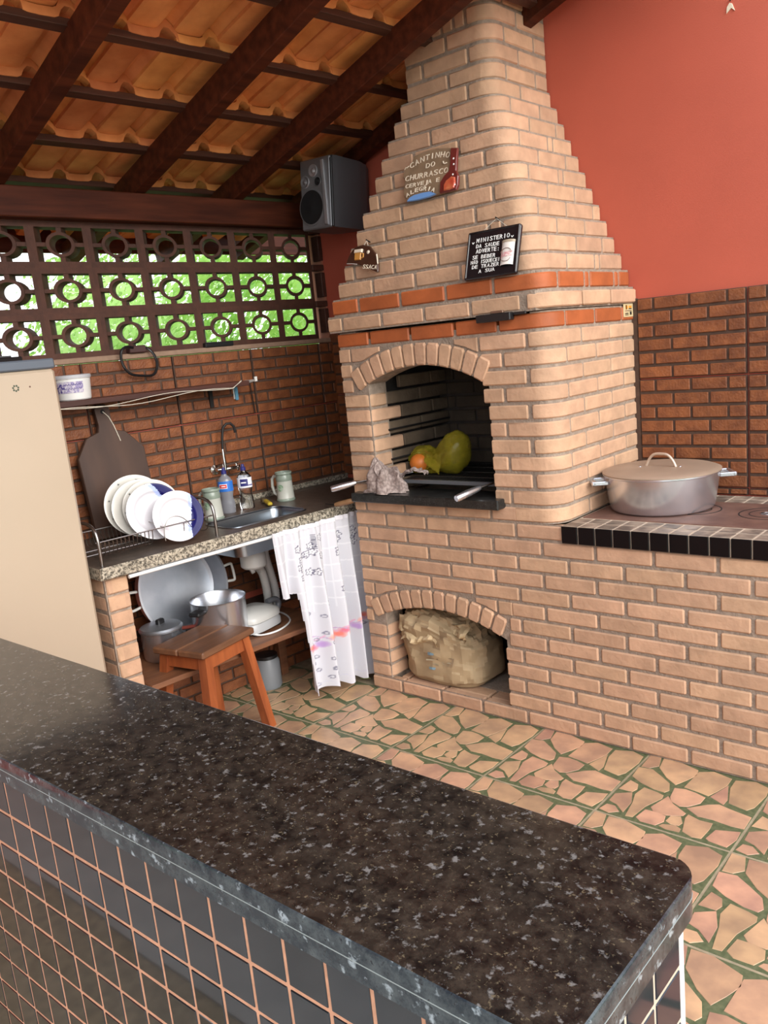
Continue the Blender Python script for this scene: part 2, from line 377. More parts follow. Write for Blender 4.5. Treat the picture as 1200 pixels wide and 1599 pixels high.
# ================================================================== SETTING
# ---- floor: every tile carries the same pattern of irregular stones
T = .4415; XT, YT = .029, -.427
STONES = [[(0.023, 0.773), (0.012, 0.985), (0.1, 0.985), (0.14, 0.843), (0.088, 0.78)], [(0.027, 0.593), (0.011, 0.749), (0.12, 0.768), (0.213, 0.705), (0.313, 0.632), (0.353, 0.532), (0.333, 0.489), (0.247, 0.494), (0.127, 0.534)], [(0.156, 0.822), (0.127, 0.977), (0.251, .988), (0.426, 0.93), (0.446, 0.845), (0.405, 0.733), (0.362, 0.635), (0.263, 0.705)], [(0.433, 0.635), (0.444, 0.904), (0.541, 0.966), (0.691, 0.926), (0.693, 0.808), (0.657, 0.689), (0.627, 0.602), (0.548, 0.621)], [(0.646, 0.6), (0.704, 0.815), (0.763, 0.618), (0.761, 0.539)], [(0.729, 0.789), (0.725, 0.917), (.86, .97), (0.967, 0.926), (0.981, 0.806), (0.96, 0.611), (0.924, 0.548), (0.788, 0.581)], [(0.399, 0.447), (0.376, 0.585), (0.455, 0.607), (0.532, 0.597), (0.616, 0.567), (0.614, 0.473), (0.553, 0.384), (0.501, 0.363), (0.426, 0.398)], [(0.559, 0.363), (0.67, 0.482), (0.738, 0.525), (0.827, 0.501), (0.981, 0.473), (0.985, 0.304), (0.895, 0.295), (0.766, 0.311), (0.666, 0.3)], [(0.02, 0.37), (0.043, 0.527), (0.116, 0.499), (0.14, 0.429), (0.125, 0.377)], [(0.032, 0.18), (0.027, 0.288), (0.129, 0.365), (0.181, 0.234), (0.188, 0.08), (0.102, 0.157)], [(0.222, 0.047), (0.193, 0.239), (0.159, 0.356), (0.177, 0.478), (0.288, 0.461), (0.344, 0.443), (0.353, 0.393), (0.294, 0.237), (0.274, 0.056)], [(0.333, 0.246), (0.381, 0.45), (0.448, 0.37), (0.575, 0.293), (0.571, 0.253), (0.467, 0.201), (0.369, 0.204)], [(0.297, 0.07), (0.313, 0.194), (0.408, 0.201), (0.467, 0.187), (0.485, 0.112), (0.451, 0.04), (0.344, 0.035)], [(0.496, 0.131), (0.501, 0.208), (0.562, 0.234), (0.602, 0.162), (0.593, 0.119), (0.539, 0.11)], [(0.478, 0.047), (0.494, 0.08), (0.575, 0.108), (0.618, 0.087), (0.625, 0.042), (0.535, 0.033)], [(0.643, 0.066), (0.598, 0.232), (0.6, 0.286), (0.693, 0.255), (0.781, 0.262), (0.788, 0.18), (0.781, 0.047), (0.72, 0.033)], [(0.809, 0.066), (0.829, 0.194), (0.978, 0.255), (0.985, 0.15), (0.958, 0.035), (0.881, 0.042), (0.836, 0.047)], [(0.02, 0.04), (0.039, 0.124), (0.1, 0.129), (0.159, 0.073), (0.1, 0.023)]]
floor = struct(MB().box(-1.2, 4.2, -5.2, .75, -.12, -.0018).build('floor', M_FGROUT))
def grow(poly, d):
    n = len(poly); cx = sum(p[0] for p in poly)/n; cy = sum(p[1] for p in poly)/n
    return [(p[0]+(p[0]-cx)/math.hypot(p[0]-cx, p[1]-cy)*d, p[1]+(p[1]-cy)/math.hypot(p[0]-cx, p[1]-cy)*d) for p in poly]
tile_me = MB().box(.004, T-.004, .004, T-.004, -.006, -.0010, .0006).mesh('floor_tile', M_MOSS)
st_me = []
for poly in STONES:
    q = [(x*T, y*T) for x, y in grow(poly, .004)]
    st_me.append(MB().prism(q, -.002, 0, .0012, bot=False).mesh('stone', M_STONE))
allst = MB()
for poly in STONES: allst.prism([(x*T, y*T) for x, y in grow(poly, .004)], -.002, 0, .0012, bot=False)
allst_me = allst.mesh('stones', M_STONE)
cand = []
for i in range(-3, 9):
    for j in range(-4, 2):
        x, y = XT+i*T, YT+(j-1)*T
        if j == 1: y = YT
        if y > .2 or x > 3.9 or x < -1.15 or y < -2.5: continue
        cx, cy = x+T/2, y+T/2
        vis = (cy > -1.5 and -.3 < cx < 2.3) or (cx > 2.1 and cx < 2.7 and -1.9 < cy < 0)
        cand.append((-(1 if vis else 0), math.hypot(cx-2.58, cy+2.69), x, y))
cand.sort(); cnt = 0
for v, d, x, y in cand:
    o = obj('floor_tile', tile_me, floor, (x, y, 0))
    if v and cnt < 16:
        cnt += 1
        for me in st_me: obj('stone', me, o)
    else: stuff(obj('stones', allst_me, o))

pg = struct(MB().box(-1.2, 4.2, -5.3, YT-5*T+.0, -.1, .002).build('floor_paving', M_PAVE)); pg.name = 'trim_3'
# ---- back wall: brick faced tiles below, red paint above
wb = struct(MB().box(-.80, 4.2, D, D+.15, 0, 3.6).build('wall_back', M_REDWALL))
def brick_tile(parent, wid, hgt, loc, rz, rows, shift=0, as_stuff=False, cut=0):
    """relief tile: dark joint slab with proud bricks in running bond"""
    t = obj('wall_tile', MB().box(.003, wid-.003, -.012, 0, .003, hgt-.003, .001).mesh('wall_tile', M_TGROUT), parent, loc, (0, 0, rz))
    pr = hgt/rows; pw = wid/3 if wid > .3 else .147; mb = MB()
    for k in range(rows):
        ph = (0 if (k+shift) % 2 == 0 else pw/2)
        x = -ph
        while x < wid:
            a = max(x+.005, .007); b = min(x+pw-.005, wid-.007); x += pw
            if b-a < .015: continue
            if as_stuff: mb.box(a, b, -.019, -.011, k*pr+.004, (k+1)*pr-.004, .002)
            else:
                me = brick_mesh(b-a, pr-.012, .008, 'tile', M_TBRICK, .0025)
                obj('brick', me, t, (a, -.019+rnd(.0008), k*pr+.006))
    if as_stuff: stuff(mb.build('bricks', M_TBRICK, t))
    return t
for i, x in enumerate((1.06, 1.50, 1.94)):
    brick_tile(wb, .44, .328, (x, D, 1.32), 0, 6)
    brick_tile(wb, .44, .445, (x, D, .875), 0, 8)
MB().box(.98, 1.062, D-.013, D, .845, 1.648).build('wall_tile', M_TGROUT, wb)
for x in (1.06, 1.50, 1.94): brick_tile(wb, .44, .031, (x, D, .8455), 0, 1, shift=1)
for x, wd in ((-.445, .44), (-.70, .25)):
    brick_tile(wb, wd, .328, (x, D, 1.32), 0, 6); brick_tile(wb, wd, .445, (x, D, .875), 0, 8)
# ---- left wall (slightly out of square) with brick faced tiles and open clay blocks
wl = empty_struct('wall_left', O, -S)
lw = MB(); lw.box(-.12, -.0, -5.0, .0, 0, 1.60).build('wall_core', M_REDWALL, wl)
MB().box(-.13, .012, -5.0, .0, 1.605, 1.628, .003).build('sill', mat('sill_render', (.34, .22, .15), .8, var=.2), wl)
RL = PI/2
for i, t in enumerate((-1.895, -1.45, -1.005, -.56, -.115)):
    wd = .445 if t < -.2 else .112
    brick_tile(wl, wd, .322, (0, t, 1.283), RL, 6)
    brick_tile(wl, wd, .445, (0, t, .838), RL, 8)
    if t > -1.8: brick_tile(wl, wd, .445, (0, t, .393), RL, 8, as_stuff=True)
bs = MB().box(0, .18, -1.72, 0, 0, .36).build('lower_ledge', M_TGROUT, wl)
mbl = []
for k in range(6):
    for a, b in row_pieces(-1.70, 0, -1.70+(.075 if k % 2 else 0), .15, .012):
        me = brick_mesh(b-a, .048, .012, 'tile2', M_TBRICK, .002)
        obj('brick', me, bs, (.188, a, .003+k*.058), (0, 0, RL))
# clay blocks: frame, ring and four spokes, tubes running at a slant through the wall
BWD, BHT = .246, .186
def block_mesh():
    mb = MB(); dep = .075; sh = .78
    def ring2(outer, inner, closed=True):
        n = len(outer); vs = []
        for x, z in outer: vs.append((x, 0, z))
        for x, z in inner: vs.append((x, 0, z))
        for x, z in outer: vs.append((x, dep, z))
        for x, z in inner: vs.append((x, dep, z))
        fs = []
        for i in range(n):
            j = (i+1) % n
            fs += [(i, j, n+j, n+i), (2*n+i, 3*n+i, 3*n+j, 2*n+j), (n+i, n+j, 3*n+j, 3*n+i), (i, 2*n+i, 2*n+j, j)]
        mb.add(vs, fs)
    hx, hz = BWD/2, BHT/2; ix, iz = hx-.020, hz-.024
    ring2([(-hx, -hz), (hx, -hz), (hx, hz), (-hx, hz)], [(-ix, -iz), (ix, -iz), (ix, iz), (-ix, iz)])
    N = 24; ro, ri = .050, .038
    ring2([(1.25*ro*math.cos(2*PI*i/N), ro*math.sin(2*PI*i/N)) for i in range(N)], [(1.25*ri*math.cos(2*PI*i/N), ri*math.sin(2*PI*i/N)) for i in range(N)])
    for a, b, c, d in ((-ix, -1.22*ro, -.008, .008), (1.22*ro, ix, -.008, .008), (-.011, .011, -iz, -ro+.002), (-.011, .011, ro-.002, iz)):
        mb.box(a, b, .004, dep-.004, c, d)
    mb.v = [(x+sh*y, y, z) for x, y, z in mb.v]
    return mb.mesh('breeze_block', M_BREEZE, 40)
bme = block_mesh()
MB().box(-.12, 0, -5.7, -2.10, 1.60, 2.187).build('added_upper_wall', M_REDWALL, wl)  # unseen solid infill added to cut light; the openwork would carry on here
for r in range(3):
    for c in range(-1, 8):
        tcn_ = -.206-.246*c if c >= 0 else -.206+.246
        if c == -1: continue
        obj('breeze_block', bme, wl, (-.006, tcn_, 1.628+BHT*(r+.5)), (0, 0, RL))
MB().box(-.10, -.004, -.012, -.0005, 1.628, 2.19).build('end_pier', mat('salmon_render', (.50, .20, .12), .8), wl)
for r in range(3):
    MB().box(-.05, .004, -.03, -.002, 1.628+BHT*r+.03, 1.628+BHT*(r+1)-.03, .003).build('half_block', M_BREEZE, wl)
    MB().box(-.05, .003, -.083, -.002, 1.628+BHT*(r+1)-.02, 1.628+BHT*(r+1)+.01, .003).build('half_block', M_BREEZE, wl)

# ---- ceiling: wall plate, rafters, battens, clay tiles
cl = empty_struct('ceiling', O, -S)
TAN = math.tan(math.radians(15.3)); COS = math.cos(math.radians(15.3)); ANG = math.radians(15.3)
def roofz(n): return 2.31+(n-.05)*TAN
MB().box(-.07, .06, -5.7, -.002, 2.187, 2.305, .004).build('wall_plate', M_RAFTER, cl)
NMAX = 2.40
def rafter(t, wd, hgt, dz=0, n0=-.72, n1=NMAX, ang=ANG, nm='rafter'):
    L0 = (n1-n0)/math.cos(ang)
    return MB().box(0, L0, -wd/2, wd/2, 0, hgt, .003).build(nm, M_RAFTER, cl, loc=(n0, t, 2.31+dz+(n0-.05)*math.tan(ang)), rot=(0, -ang, 0))
for t in (-.535, -1.06, -1.67, -2.25, -2.85, -3.45, -4.05, -4.65, -5.25): rafter(t, .058, .10)
rafter(-.035, .06, .07, .035, -.7, NMAX, math.radians(16.2))
MB().box(-.765, -.738, -5.7, 2.2, 2.165, 2.305, .003).build('fascia', M_RAFTER, cl)
GA = .32
bn = [.165+GA*k for k in range(-2, 7)]
for n in bn:
    z = roofz(n)+.10/COS
    MB().box(-.020, .020, -5.7, -.005, -.005, .022, .002).build('batten', M_BATTEN, cl, loc=(n+.016, 0, z), rot=(0, -ANG, 0))
# one clay tile: flat pan and a round roll, seen from below
def rooftile_mesh():
    prof = [(0, .004), (.012, 0), (.05, -.002), (.098, 0), (.112, .006), (.124, .027), (.140, .043), (.158, .043), (.174, .027), (.186, .006), (.190, .002)]
    mb = MB(); Lt = .385; th = .013
    lip = 10; vs = []
    for x, e in ((0, 0), (Lt, .012)):
        for y, z in prof: vs.append((x, y, z))
        for y, z in prof: vs.append((x, y, z+th))
    n = len(prof); fs = []
    for i in range(n-1):
        fs += [(i, i+1, 2*n+i+1, 2*n+i), (n+i, 3*n+i, 3*n+i+1, n+i+1), (i, n+i, n+i+1, i+1), (2*n+i, 2*n+i+1, 3*n+i+1, 3*n+i)]
    fs += [(0, 2*n, 3*n, n), (n-1, 2*n-1, 4*n-1, 3*n-1)]
    mb.add(vs, fs)
    # hanging nib under the head of the tile, following the profile
    vs = []
    for x in (Lt-.034, Lt): 
        for y, z in prof: vs.append((x, y, z))
        for y, z in prof: vs.append((x, y, z-.018))
    fs = []
    for i in range(n-1):
        fs += [(n+i, 3*n+i, 3*n+i+1, n+i+1), (i, n+i, n+i+1, i+1), (2*n+i, 2*n+i+1, 3*n+i+1, 3*n+i)]
    fs += [(0, 2*n, 3*n, n), (n-1, 2*n-1, 4*n-1, 3*n-1)]
    mb.add(vs, fs)
    return mb.mesh('roof_tile', M_ROOF, 35)
rt = rooftile_mesh()
TW = .177
for k, n in enumerate(bn):
    zt = roofz(n)+(.10+.022)/COS+.016
    # tile hangs from the batten at n, its tail lies on the tile below
    Lt = .385; tilt = ANG-math.radians(2.6)
    for c in range(-3, 28):
        t0 = -.62-.150-TW*c+TW*1
        if t0 > -.02: continue
        X = n+.03
        wx = L(X-.15, t0+.09)
        if .30 < wx.x < .68 and wx.y > .30: continue
        obj('roof_tile', rt, cl, (X-Lt*math.cos(tilt), t0+rnd(.003), zt-Lt*math.sin(tilt)+rnd(.002)), (0, -tilt+rnd(.006), rnd(.006)))

wf = struct(MB().box(-1.2, 2.2, -5.45, -5.3, -.1, 3.3).build('wall_front_added', M_ADDEDWALL))  # unseen house wall added to limit light from behind the camera
# ================================================================== BARBECUE
bq = thing('barbecue', 'tall cream brick barbecue with stepped hood, arched firebox and wood niche', 'barbecue')
XR = 2.35
class Arch:
    def __init__(s, cx, half, zs, sag, ring): 
        s.cx = cx; s.half = half; s.R = (half*half+sag*sag)/(2*sag); s.cz = zs+sag-s.R; s.Ro = s.R+ring; s.zs = zs
        s.ang = math.asin(half/s.R)
    def z(s, x, R): 
        d = R*R-(x-s.cx)**2; return s.cz+math.sqrt(max(d, 0))
A1 = Arch(.4275, .312, 1.385, .082, .088)      # firebox
A0 = Arch(.412, .327, .363, .072, .082)        # wood niche
OPEN = [(.125, .757, .065, A0), (.155, .757, .937, A1)]
# mortar front with its two openings
def front_panel(y, ydep):
    mb = MB(); xs = sorted(set([.006, XR, W-.07] + [o[0]-.008 for o in OPEN]+[o[1]+.006 for o in OPEN] + [.125+(.757-.125)*i/24 for i in range(25)]))
    for a, b in zip(xs, xs[1:]):
        top = 13*HC if a >= W-.0701 else 26*HC-.1
        segs0 = [0]; segs1 = [0]
        for xl, xr, zb, ar in OPEN:
            if a >= xl-.0081 and b <= xr+.0081:
                za, zb2 = min(ar.z(a, ar.R), 9), ar.z(b, ar.R)
                segs0 += [zb, za]; segs1 += [zb, zb2]
                mb.add([(a, y, za), (b, y, zb2), (b, ydep, zb2), (a, ydep, za)], [(0, 1, 2, 3)])
        segs0.append(top); segs1.append(top)
        for i in range(0, len(segs0), 2):
            mb.add([(a, y, segs0[i]), (b, y, segs1[i]), (b, y, segs1[i+1]), (a, y, segs0[i+1])], [(0, 1, 2, 3)])
    for xl, xr, zb, ar in OPEN:
        for x in (xl-.008, xr+.006):
            mb.add([(x, y, zb), (x, ydep, zb), (x, ydep, ar.z(x, ar.R)+.01), (x, y, ar.z(x, ar.R)+.01)], [(0, 1, 2, 3)])
    return mb
front_panel(.006, .12).build('mortar_front', M_MORTAR, bq)
mb = MB(); mb.box(.006, .10, .012, D-.002, .0, 25*HC); mb.box(.775, W-.006, .085, D-.002, 13*HC, 25*HC); mb.box(.775, XR, .03, D-.002, 0, 12*HC-.01)
mb.box(.10, .78, .56, D-.002, 0, 25*HC); mb.box(.10, .78, .12, .56, .50, .895); mb.box(.10, .78, .12, .56, 1.48, 25*HC)
mb.box(.10, .78, .12, .56, 0, .06)
# rounded corner of the mortar behind the tower's corner bricks
R_ = .085
mb.prism([(W-R_, .0062)]+[(W-.006-(R_-.006)*(1-math.cos(a)), .006+(R_-.006)*(1-math.sin(a))) for a in [PI/2*(1-i/6) for i in range(7)]]+[(W-.0062, .0851), (W-R_, .0851)], 13*HC, 25*HC)
mb.build('mortar_core', M_MORTAR, bq)
mb = MB()
for (x0, x1, y0, y1, z0, z1) in ((.10, .775, .12, .56, .937, 1.48), (.10, .775, .12, .56, .06, .50)):
    vs = [(x, y, z) for x in (x0+.001, x1-.001) for y in (y0, y1-.001) for z in (z0+.001, z1-.001)]
    MB().add(vs, [(0, 1, 3, 2), (4, 6, 7, 5), (2, 3, 7, 6), (1, 5, 7, 3)]).build('chamber_lining', M_SOOTSHADE, bq)
pass

def clip_arch_brick(a, b, z0, z1, ar, y=0):
    """brick cut to the outer curve of an arch"""
    gap = ar.Ro+.008; N = 10; xs = [a+(b-a)*i/N for i in range(N+1)]
    pts = []
    for x in xs:
        zz = max(z0, ar.z(x, gap) if abs(x-ar.cx) < gap*math.sin(ar.ang)+.012 else z0)
        pts.append((x, min(zz, z1)))
    good = [p for p in pts if z1-p[1] > .012]
    if len(good) < 2: return None
    pts = good
    if pts[-1][0]-pts[0][0] < .02: return None
    poly = pts+[(pts[-1][0], z1), (pts[0][0], z1)]
    # reduce collinear bottom points
    red = [poly[0]]
    for i in range(1, len(poly)-1):
        (x0, y0), (x1, y1), (x2, y2) = red[-1], poly[i], poly[i+1]
        if abs((x1-x0)*(y2-y0)-(x2-x0)*(y1-y0)) > 2e-6: red.append(poly[i])
    red.append(poly[-1])
    mb = MB(); mb.prism(red, -.05, 0, .0035)
    mb.v = [(x, y-z, q) for x, q, z in mb.v]
    return mb.mesh('brick', M_BRICK)
def front_row(k, x0, x1, phase, y=0, m=M_BRICK, mn='cream', arch=None, H=BH):
    z = zc(k)+J/2
    for a, b in row_pieces(x0, x1, phase):
        if arch:
            me = clip_arch_brick(a, b, z, z+H, arch, y)
            if me: obj('brick', me, bq)
        else: put(bq, brick_mesh(b-a, H, .05, mn, m), (a, y, z))
EV, OD = .177, .067
# base wall: runs on under the stove top
niche_l, niche_r = .125, .757
for k in range(14):
    ph = EV if k % 2 == 0 else OD
    xe = XR if k < 12 else (W-.004 if k == 12 else None)
    if k == 13:
        front_row(k, 0, W-.10-.105+.01, OD); 
        put(bq, corner_mesh(.20, .225, .085, BH, 'cream', M_BRICK), (W, 0, zc(k)+J/2), 0, .0006)
        for s0, s1 in row_pieces(.225+J, D-.004, .225+J/2+P*1.04, P*1.04): put(bq, brick_mesh(s1-s0, BH, .05, 'cream', M_BRICK), (W, s0, zc(k)+J/2), PI/2)
        continue
    if k == 0: front_row(k, 0, xe, ph)
    elif k <= 4:   # jambs of the niche
        put(bq, corner_mesh(.118 if k % 2 else .12, .12, .03, BH, 'cream', M_BRICK), (niche_l, 0, zc(k)+J/2), 0, .0006)
        front_row(k, niche_r, xe, ph)
    elif k <= 7:
        zz = zc(k)+J/2
        lx = A0.cx-A0.Ro*math.sin(A0.ang)-.004; rx = A0.cx+A0.Ro*math.sin(A0.ang)
        if k <= 6:
            put(bq, brick_mesh(lx-.004, BH, .05, 'cream', M_BRICK), (0, 0, zz))
            front_row(k, rx+.012 if k == 6 else rx+.006, xe, ph)
        else:
            front_row(k, 0, .30, ph, arch=A0); front_row(k, .30, .56, ph, arch=A0); front_row(k, .56, .80, ph, arch=A0); front_row(k, .80, xe, ph)
    else: front_row(k, 0, xe, ph)
# second row of the arch flank (k = 6 wedge bricks)
# niche floor bricks
for j in range(3):
    for a, b in row_pieces(.13, .76, EV-(.11 if j == 1 else 0)):
        me = brick_mesh(b-a, .05, .105, 'floor', M_BRICK); put(bq, me, (a, .055+.115*j, .008))
# arch voussoirs
def voussoirs(ar, n):
    a0, a1 = -ar.ang-.03, ar.ang+.005
    for i in range(n):
        s0 = a0+(a1-a0)*i/n+.0055; s1 = a0+(a1-a0)*(i+1)/n-.0055; sm = (s0+s1)/2
        r0_, r1_ = ar.R, ar.Ro
        q = []
        for rr_, dd in ((r0_+.010, 0), (r0_, .006), (r0_, .5), (r0_, -.006), (r0_+.010, 1), (r1_-.010, 1), (r1_, -.006), (r1_, .5), (r1_, .006), (r1_-.010, 0)):
            a = s0 if dd == 0 else s1 if dd == 1 else (s0+.009 if dd == .006 else s1-.009 if dd == -.006 else sm)
            q.append((math.sin(a)*rr_-math.sin(sm)*r0_, math.cos(a)*rr_-math.cos(sm)*r0_))
        mb = MB().prism(q, -.10, 0, .006); mb.v = [(x, -z, y) for x, y, z in mb.v]
        obj('arch_brick', mb.mesh('arch_brick', M_BRICK), bq, (ar.cx+math.sin(sm)*r0_, -.005+rnd(.001), ar.cz+math.cos(sm)*r0_))
voussoirs(A0, 12); voussoirs(A1, 12)
# tower, courses 14 to 25
fl, fr_ = .155, .757
insideL, insideB = MB(), MB()
for k in range(14, 26):
    z = zc(k)+J/2; ev = k % 2 == 0
    m, mn = (M_RED, 'red') if k == 24 else (M_BRICK, 'cream')
    y = 0; xr = W; xl = 0
    if k == 25: y = -.014; xr = W+.013; xl = -.035
    a, b = (.205, .107) if ev else (.097, .225)
    if k == 24: a, b = .217, .107
    if k == 25: a, b = .097, .235
    put(bq, corner_mesh(a, b, .085, BH, mn, m), (xr, y, z), 0, .0006)
    for s0, s1 in row_pieces(y+b+J, D-.004, y+b+J/2+P*1.04, P*1.04):
        put(bq, brick_mesh(s1-s0, BH, .05, mn, m), (xr, s0, z), PI/2)
    fx1 = xr-a-J
    if k <= 21:
        put(bq, corner_mesh(.15, .11 if ev else .2, .03, BH, 'cream', M_BRICK), (fl, 0, z), 0, .0006) if k < 21 else None
        # bricks on the left inside face of the firebox
        for s0, s1 in row_pieces((.12 if ev else .21), .555, .12+(0 if ev else .09)+P, P):
            if k < 22: insideL.box(fl-.024, fl-.004, s0, s1, z, z+BH, .0035)
        if k < 20:
            front_row(k, fr_, fx1, fx1-(.10 if ev else .0)-.0001)
        else: front_row(k, fr_-.02 if k == 20 else .735, fx1, fx1-(.10 if ev else 0)-.0001)
    if k == 21:
        put(bq, brick_mesh(.062, BH, .05, 'cream', M_BRICK), (0, 0, z))
    if k == 22:
        put(bq, brick_mesh(.064, BH, .05, 'cream', M_BRICK), (0, 0, z))
        front_row(k, .735, fx1, fx1-.10)
        me = clip_arch_brick(.07, .29, z, z+BH, A1)
        if me: obj('brick', me, bq)
    if k == 23:
        for (u0, u1) in ((0, .062), (.072, .30), (.31, .56), (.57, .725)):
            me = clip_arch_brick(u0, u1, z, z+BH, A1)
            if me: obj('brick', me, bq)
        front_row(k, .735, fx1, fx1-P)
    if k == 24: front_row(k, 0, fx1, .181, m=M_RED, mn='red')
    if k == 25: front_row(k, xl, fx1, .051, y=y)
    # firebox back wall
    if k <= 22:
        for s0, s1 in row_pieces(fl, .77, .20+(P/2 if ev else 0)):
            insideB.box(s0, s1, .548, .568, z, z+BH, .0035)
# hood, stepping in course by course, then the flue
stuff(insideL.build('firebox_side_bricks', M_SOOTSHADEB, bq)); stuff(insideB.build('firebox_back_bricks', M_SOOTSHADEC, bq))
hood = MB()
for k in range(26, 45):
    q = min(k, 38)
    xl = -.035+.0245*(q-25); xr = W+.013-.0287*(min(k, 37)-25)-(.012 if k >= 38 else 0); y = .0221*(q-26)
    z = zc(k)+J/2; H = .0555
    m, mn = (M_RED, 'red') if k == 26 else (M_BRICK, 'cream')
    r = .07; ev = k % 2 == 0
    a, b = (.21, .095) if ev else (.11, .20)
    if k > 37: a, b = (.10, .195) if not ev else (.20, .10)
    put(bq, corner_mesh(a, b, r, H, mn, m), (xr, y, z), 0, .0006)
    # right side bricks
    s = y+b+J; 
    while s < D-.02:
        e = min(s+.20+rnd(.012), D-.004)
        if D-e < .05: e = D-.004
        if e-s > .02: put(bq, brick_mesh(e-s, H, .05, mn, m), (xr, s, z), PI/2)
        s = e+J
        if random.random() < .3 and s < D-.1:
            put(bq, brick_mesh(.028, H, .05, mn, m), (xr, s, z), PI/2); s += .028+J
    # front bricks from the corner leftwards
    e = xr-a-J; fill = random.random() < .35
    while e > xl+.015:
        s = e-.21+rnd(.006)
        if fill and random.random() < .4: s = e-.045
        if s-xl < .045: s = xl
        put(bq, brick_mesh(e-s, H, .05, mn, m), (s, y, z))
        e = s-J
    # mortar body
    g = .005; rr2 = r-.004
    poly = [(xl+g, D-.003), (xl+g, y+g)]+[(xr-g-rr2+rr2*math.sin(PI/2*i/6), y+g+rr2-rr2*math.cos(PI/2*i/6)) for i in range(7)]+[(xr-g, D-.003)]
    hood.prism(poly, zc(k), zc(k+1)+.0005)
hood.prism([(-.03, D-.003), (-.03, -.01), (W-.05, -.01), (W, .06), (W, D-.003)], zc(25), zc(26))
hood.build('mortar_hood', M_MORTAR, bq)
# black stone slab at the mouth of the firebox
MB().box(.028, .80, -.048, .13, .898, .937, .004).build('slab', granite('black_slab', [(.006, .006, .006), (.03, .03, .028), (.06, .06, .058), (.1, .1, .1)], (120, 260), .3), bq)
MB().tube([(.158, .10, 1.195), (.158, .55, 1.195)], .005, 6).build('skewer_rail', M_IRON2, bq)
MB().tube([(.158, .10, 1.065), (.158, .55, 1.065)], .005, 6).build('skewer_rail', M_IRON2, bq)
MB().box(.735, .739, .30, .545, 1.18, 1.182).build('skewer_rail', M_IRON2, bq)

# ---- stove top
st = thing('stove_top', 'tiled worktop with a rusty iron plate right of the brick tower', 'stove')
MB().box(W+.001, XR, -.003, D-.021, 12*HC+.002, 13*HC-.0005).build('grout_bed', M_WGROUT, st)
lipme = MB().box(.0025, .0685-.0025, -.0, .008, 0, .064, .0015).mesh('lip_tile', M_LTILE)
topme = MB().box(.0035, .0685-.0035, .0035, .0685-.0035, 0, .006, .0015).mesh('top_tile', M_TTILE)
for i in range(19):
    x = W+.0+i*.0685-.012
    if i == 0: continue
    x = W+(i-1)*.0685
    obj('lip_tile', lipme, st, (x, -.010, 12*HC+.001))
    for y in (-.002, .0665, D-.021-.137, D-.021-.0685): obj('top_tile', topme, st, (x, y, 13*HC-.005))
MB().box(W+.012, XR-.05, .142, D-.165, 13*HC-.006, 13*HC+.004, .002).build('iron_plate', M_IRON, st)
def burner(cx, cy):
    for r0_, r1_ in ((.092, .098), (.058, .063)):
        o = MB().lathe([(r0_, .0), (r0_+.001, .0015), (r1_-.001, .0015), (r1_, 0)], 40).build('burner_ring', M_IRON2, st, 60, loc=(cx, cy, 13*HC+.0035))
    mb = MB(); mb.lathe([(.012, 0), (.013, .003), (.022, .003), (.023, 0)], 16); mb.box(-.022, .022, -.004, .004, 0, .003)
    mb.build('burner_lifter', mat('worn_iron', (.3, .29, .3), .4, metal=.8), st, 40, loc=(cx, cy, 13*HC+.004))
burner(1.40, .37); burner(1.665, .36); burner(1.98, .36)

# ================================================================== BAR COUNTER
bar = thing('bar_counter', 'bar counter clad in small glossy black tiles with orange grout', 'counter', (0, 0, 0))
ZB = .95; X0, X1, Y0, Y1 = -.35, 2.263, -2.1665, -1.853
def rrect(x0, x1, y0, y1, r, n=8, corners=(1, 1, 1, 1)):
    out = []
    for (cx, cy, a, c) in ((x0, y0, PI, corners[0]), (x1, y0, 1.5*PI, corners[1]), (x1, y1, 0, corners[2]), (x0, y1, .5*PI, corners[3])):
        if not c: out.append((cx, cy)); continue
        q = r if c == 1 else c
        ox = cx+(q if cx == x0 else -q); oy = cy+(q if cy == y0 else -q)
        for i in range(n+1): out.append((ox+q*math.cos(a+PI/2*i/n), oy+q*math.sin(a+PI/2*i/n)))
    return out
poly = rrect(X0, X1, Y0, Y1, .035, corners=(0, .008, .04, 0))
def edge_prism(poly, z0, z1, b):
    n = len(poly); mb = MB(); cx = sum(p[0] for p in poly)/n; cy = sum(p[1] for p in poly)/n
    def ins(p, d):
        x, y = p; return (min(max(x, X0+d), X1-d) if True else x, min(max(y, Y0+d), Y1-d))
    lev = [(0, z0), (0, z1-b), (b*.3, z1-b*.3), (b, z1)]
    vs = []
    for d, z in lev:
        for p in poly: q = ins(p, d); vs.append((q[0], q[1], z))
    fs = []
    for k in range(3):
        for i in range(n): j = (i+1) % n; fs.append((k*n+i, k*n+j, (k+1)*n+j, (k+1)*n+i))
    mb.add(vs, fs); mb.mi = 1; mb.add(vs[3*n:], [tuple(range(n))]); mb.mi = 0
    mb.add(vs[:n], [tuple(range(n))[::-1]])
    return mb
top = edge_prism(poly, ZB-.0215, ZB, .003)
topo = top.build('granite_top', [M_GRANE, M_GRAN], bar, 30)
MB().prism(rrect(X0, X1+.0004, Y0-.0004, Y1+.0003, .035, corners=(0, .008, .04, 0)), ZB-.0227, ZB-.0217).build('glue_line', mat('white_glue', (.30, .33, .32), .5), bar)
MB().prism(poly, ZB-.046, ZB-.023).build('granite_edge', M_GRANE, bar, 30)
MB().box(X0+.03, X1-.024, Y0+.0108, Y1-.02, 0, ZB-.046).build('masonry', M_OGROUT, bar)
btme = MB().box(.003, .07-.003, 0, .008, .003, .07-.003, .001).mesh('tile', M_BTILE)
nt_ = 0
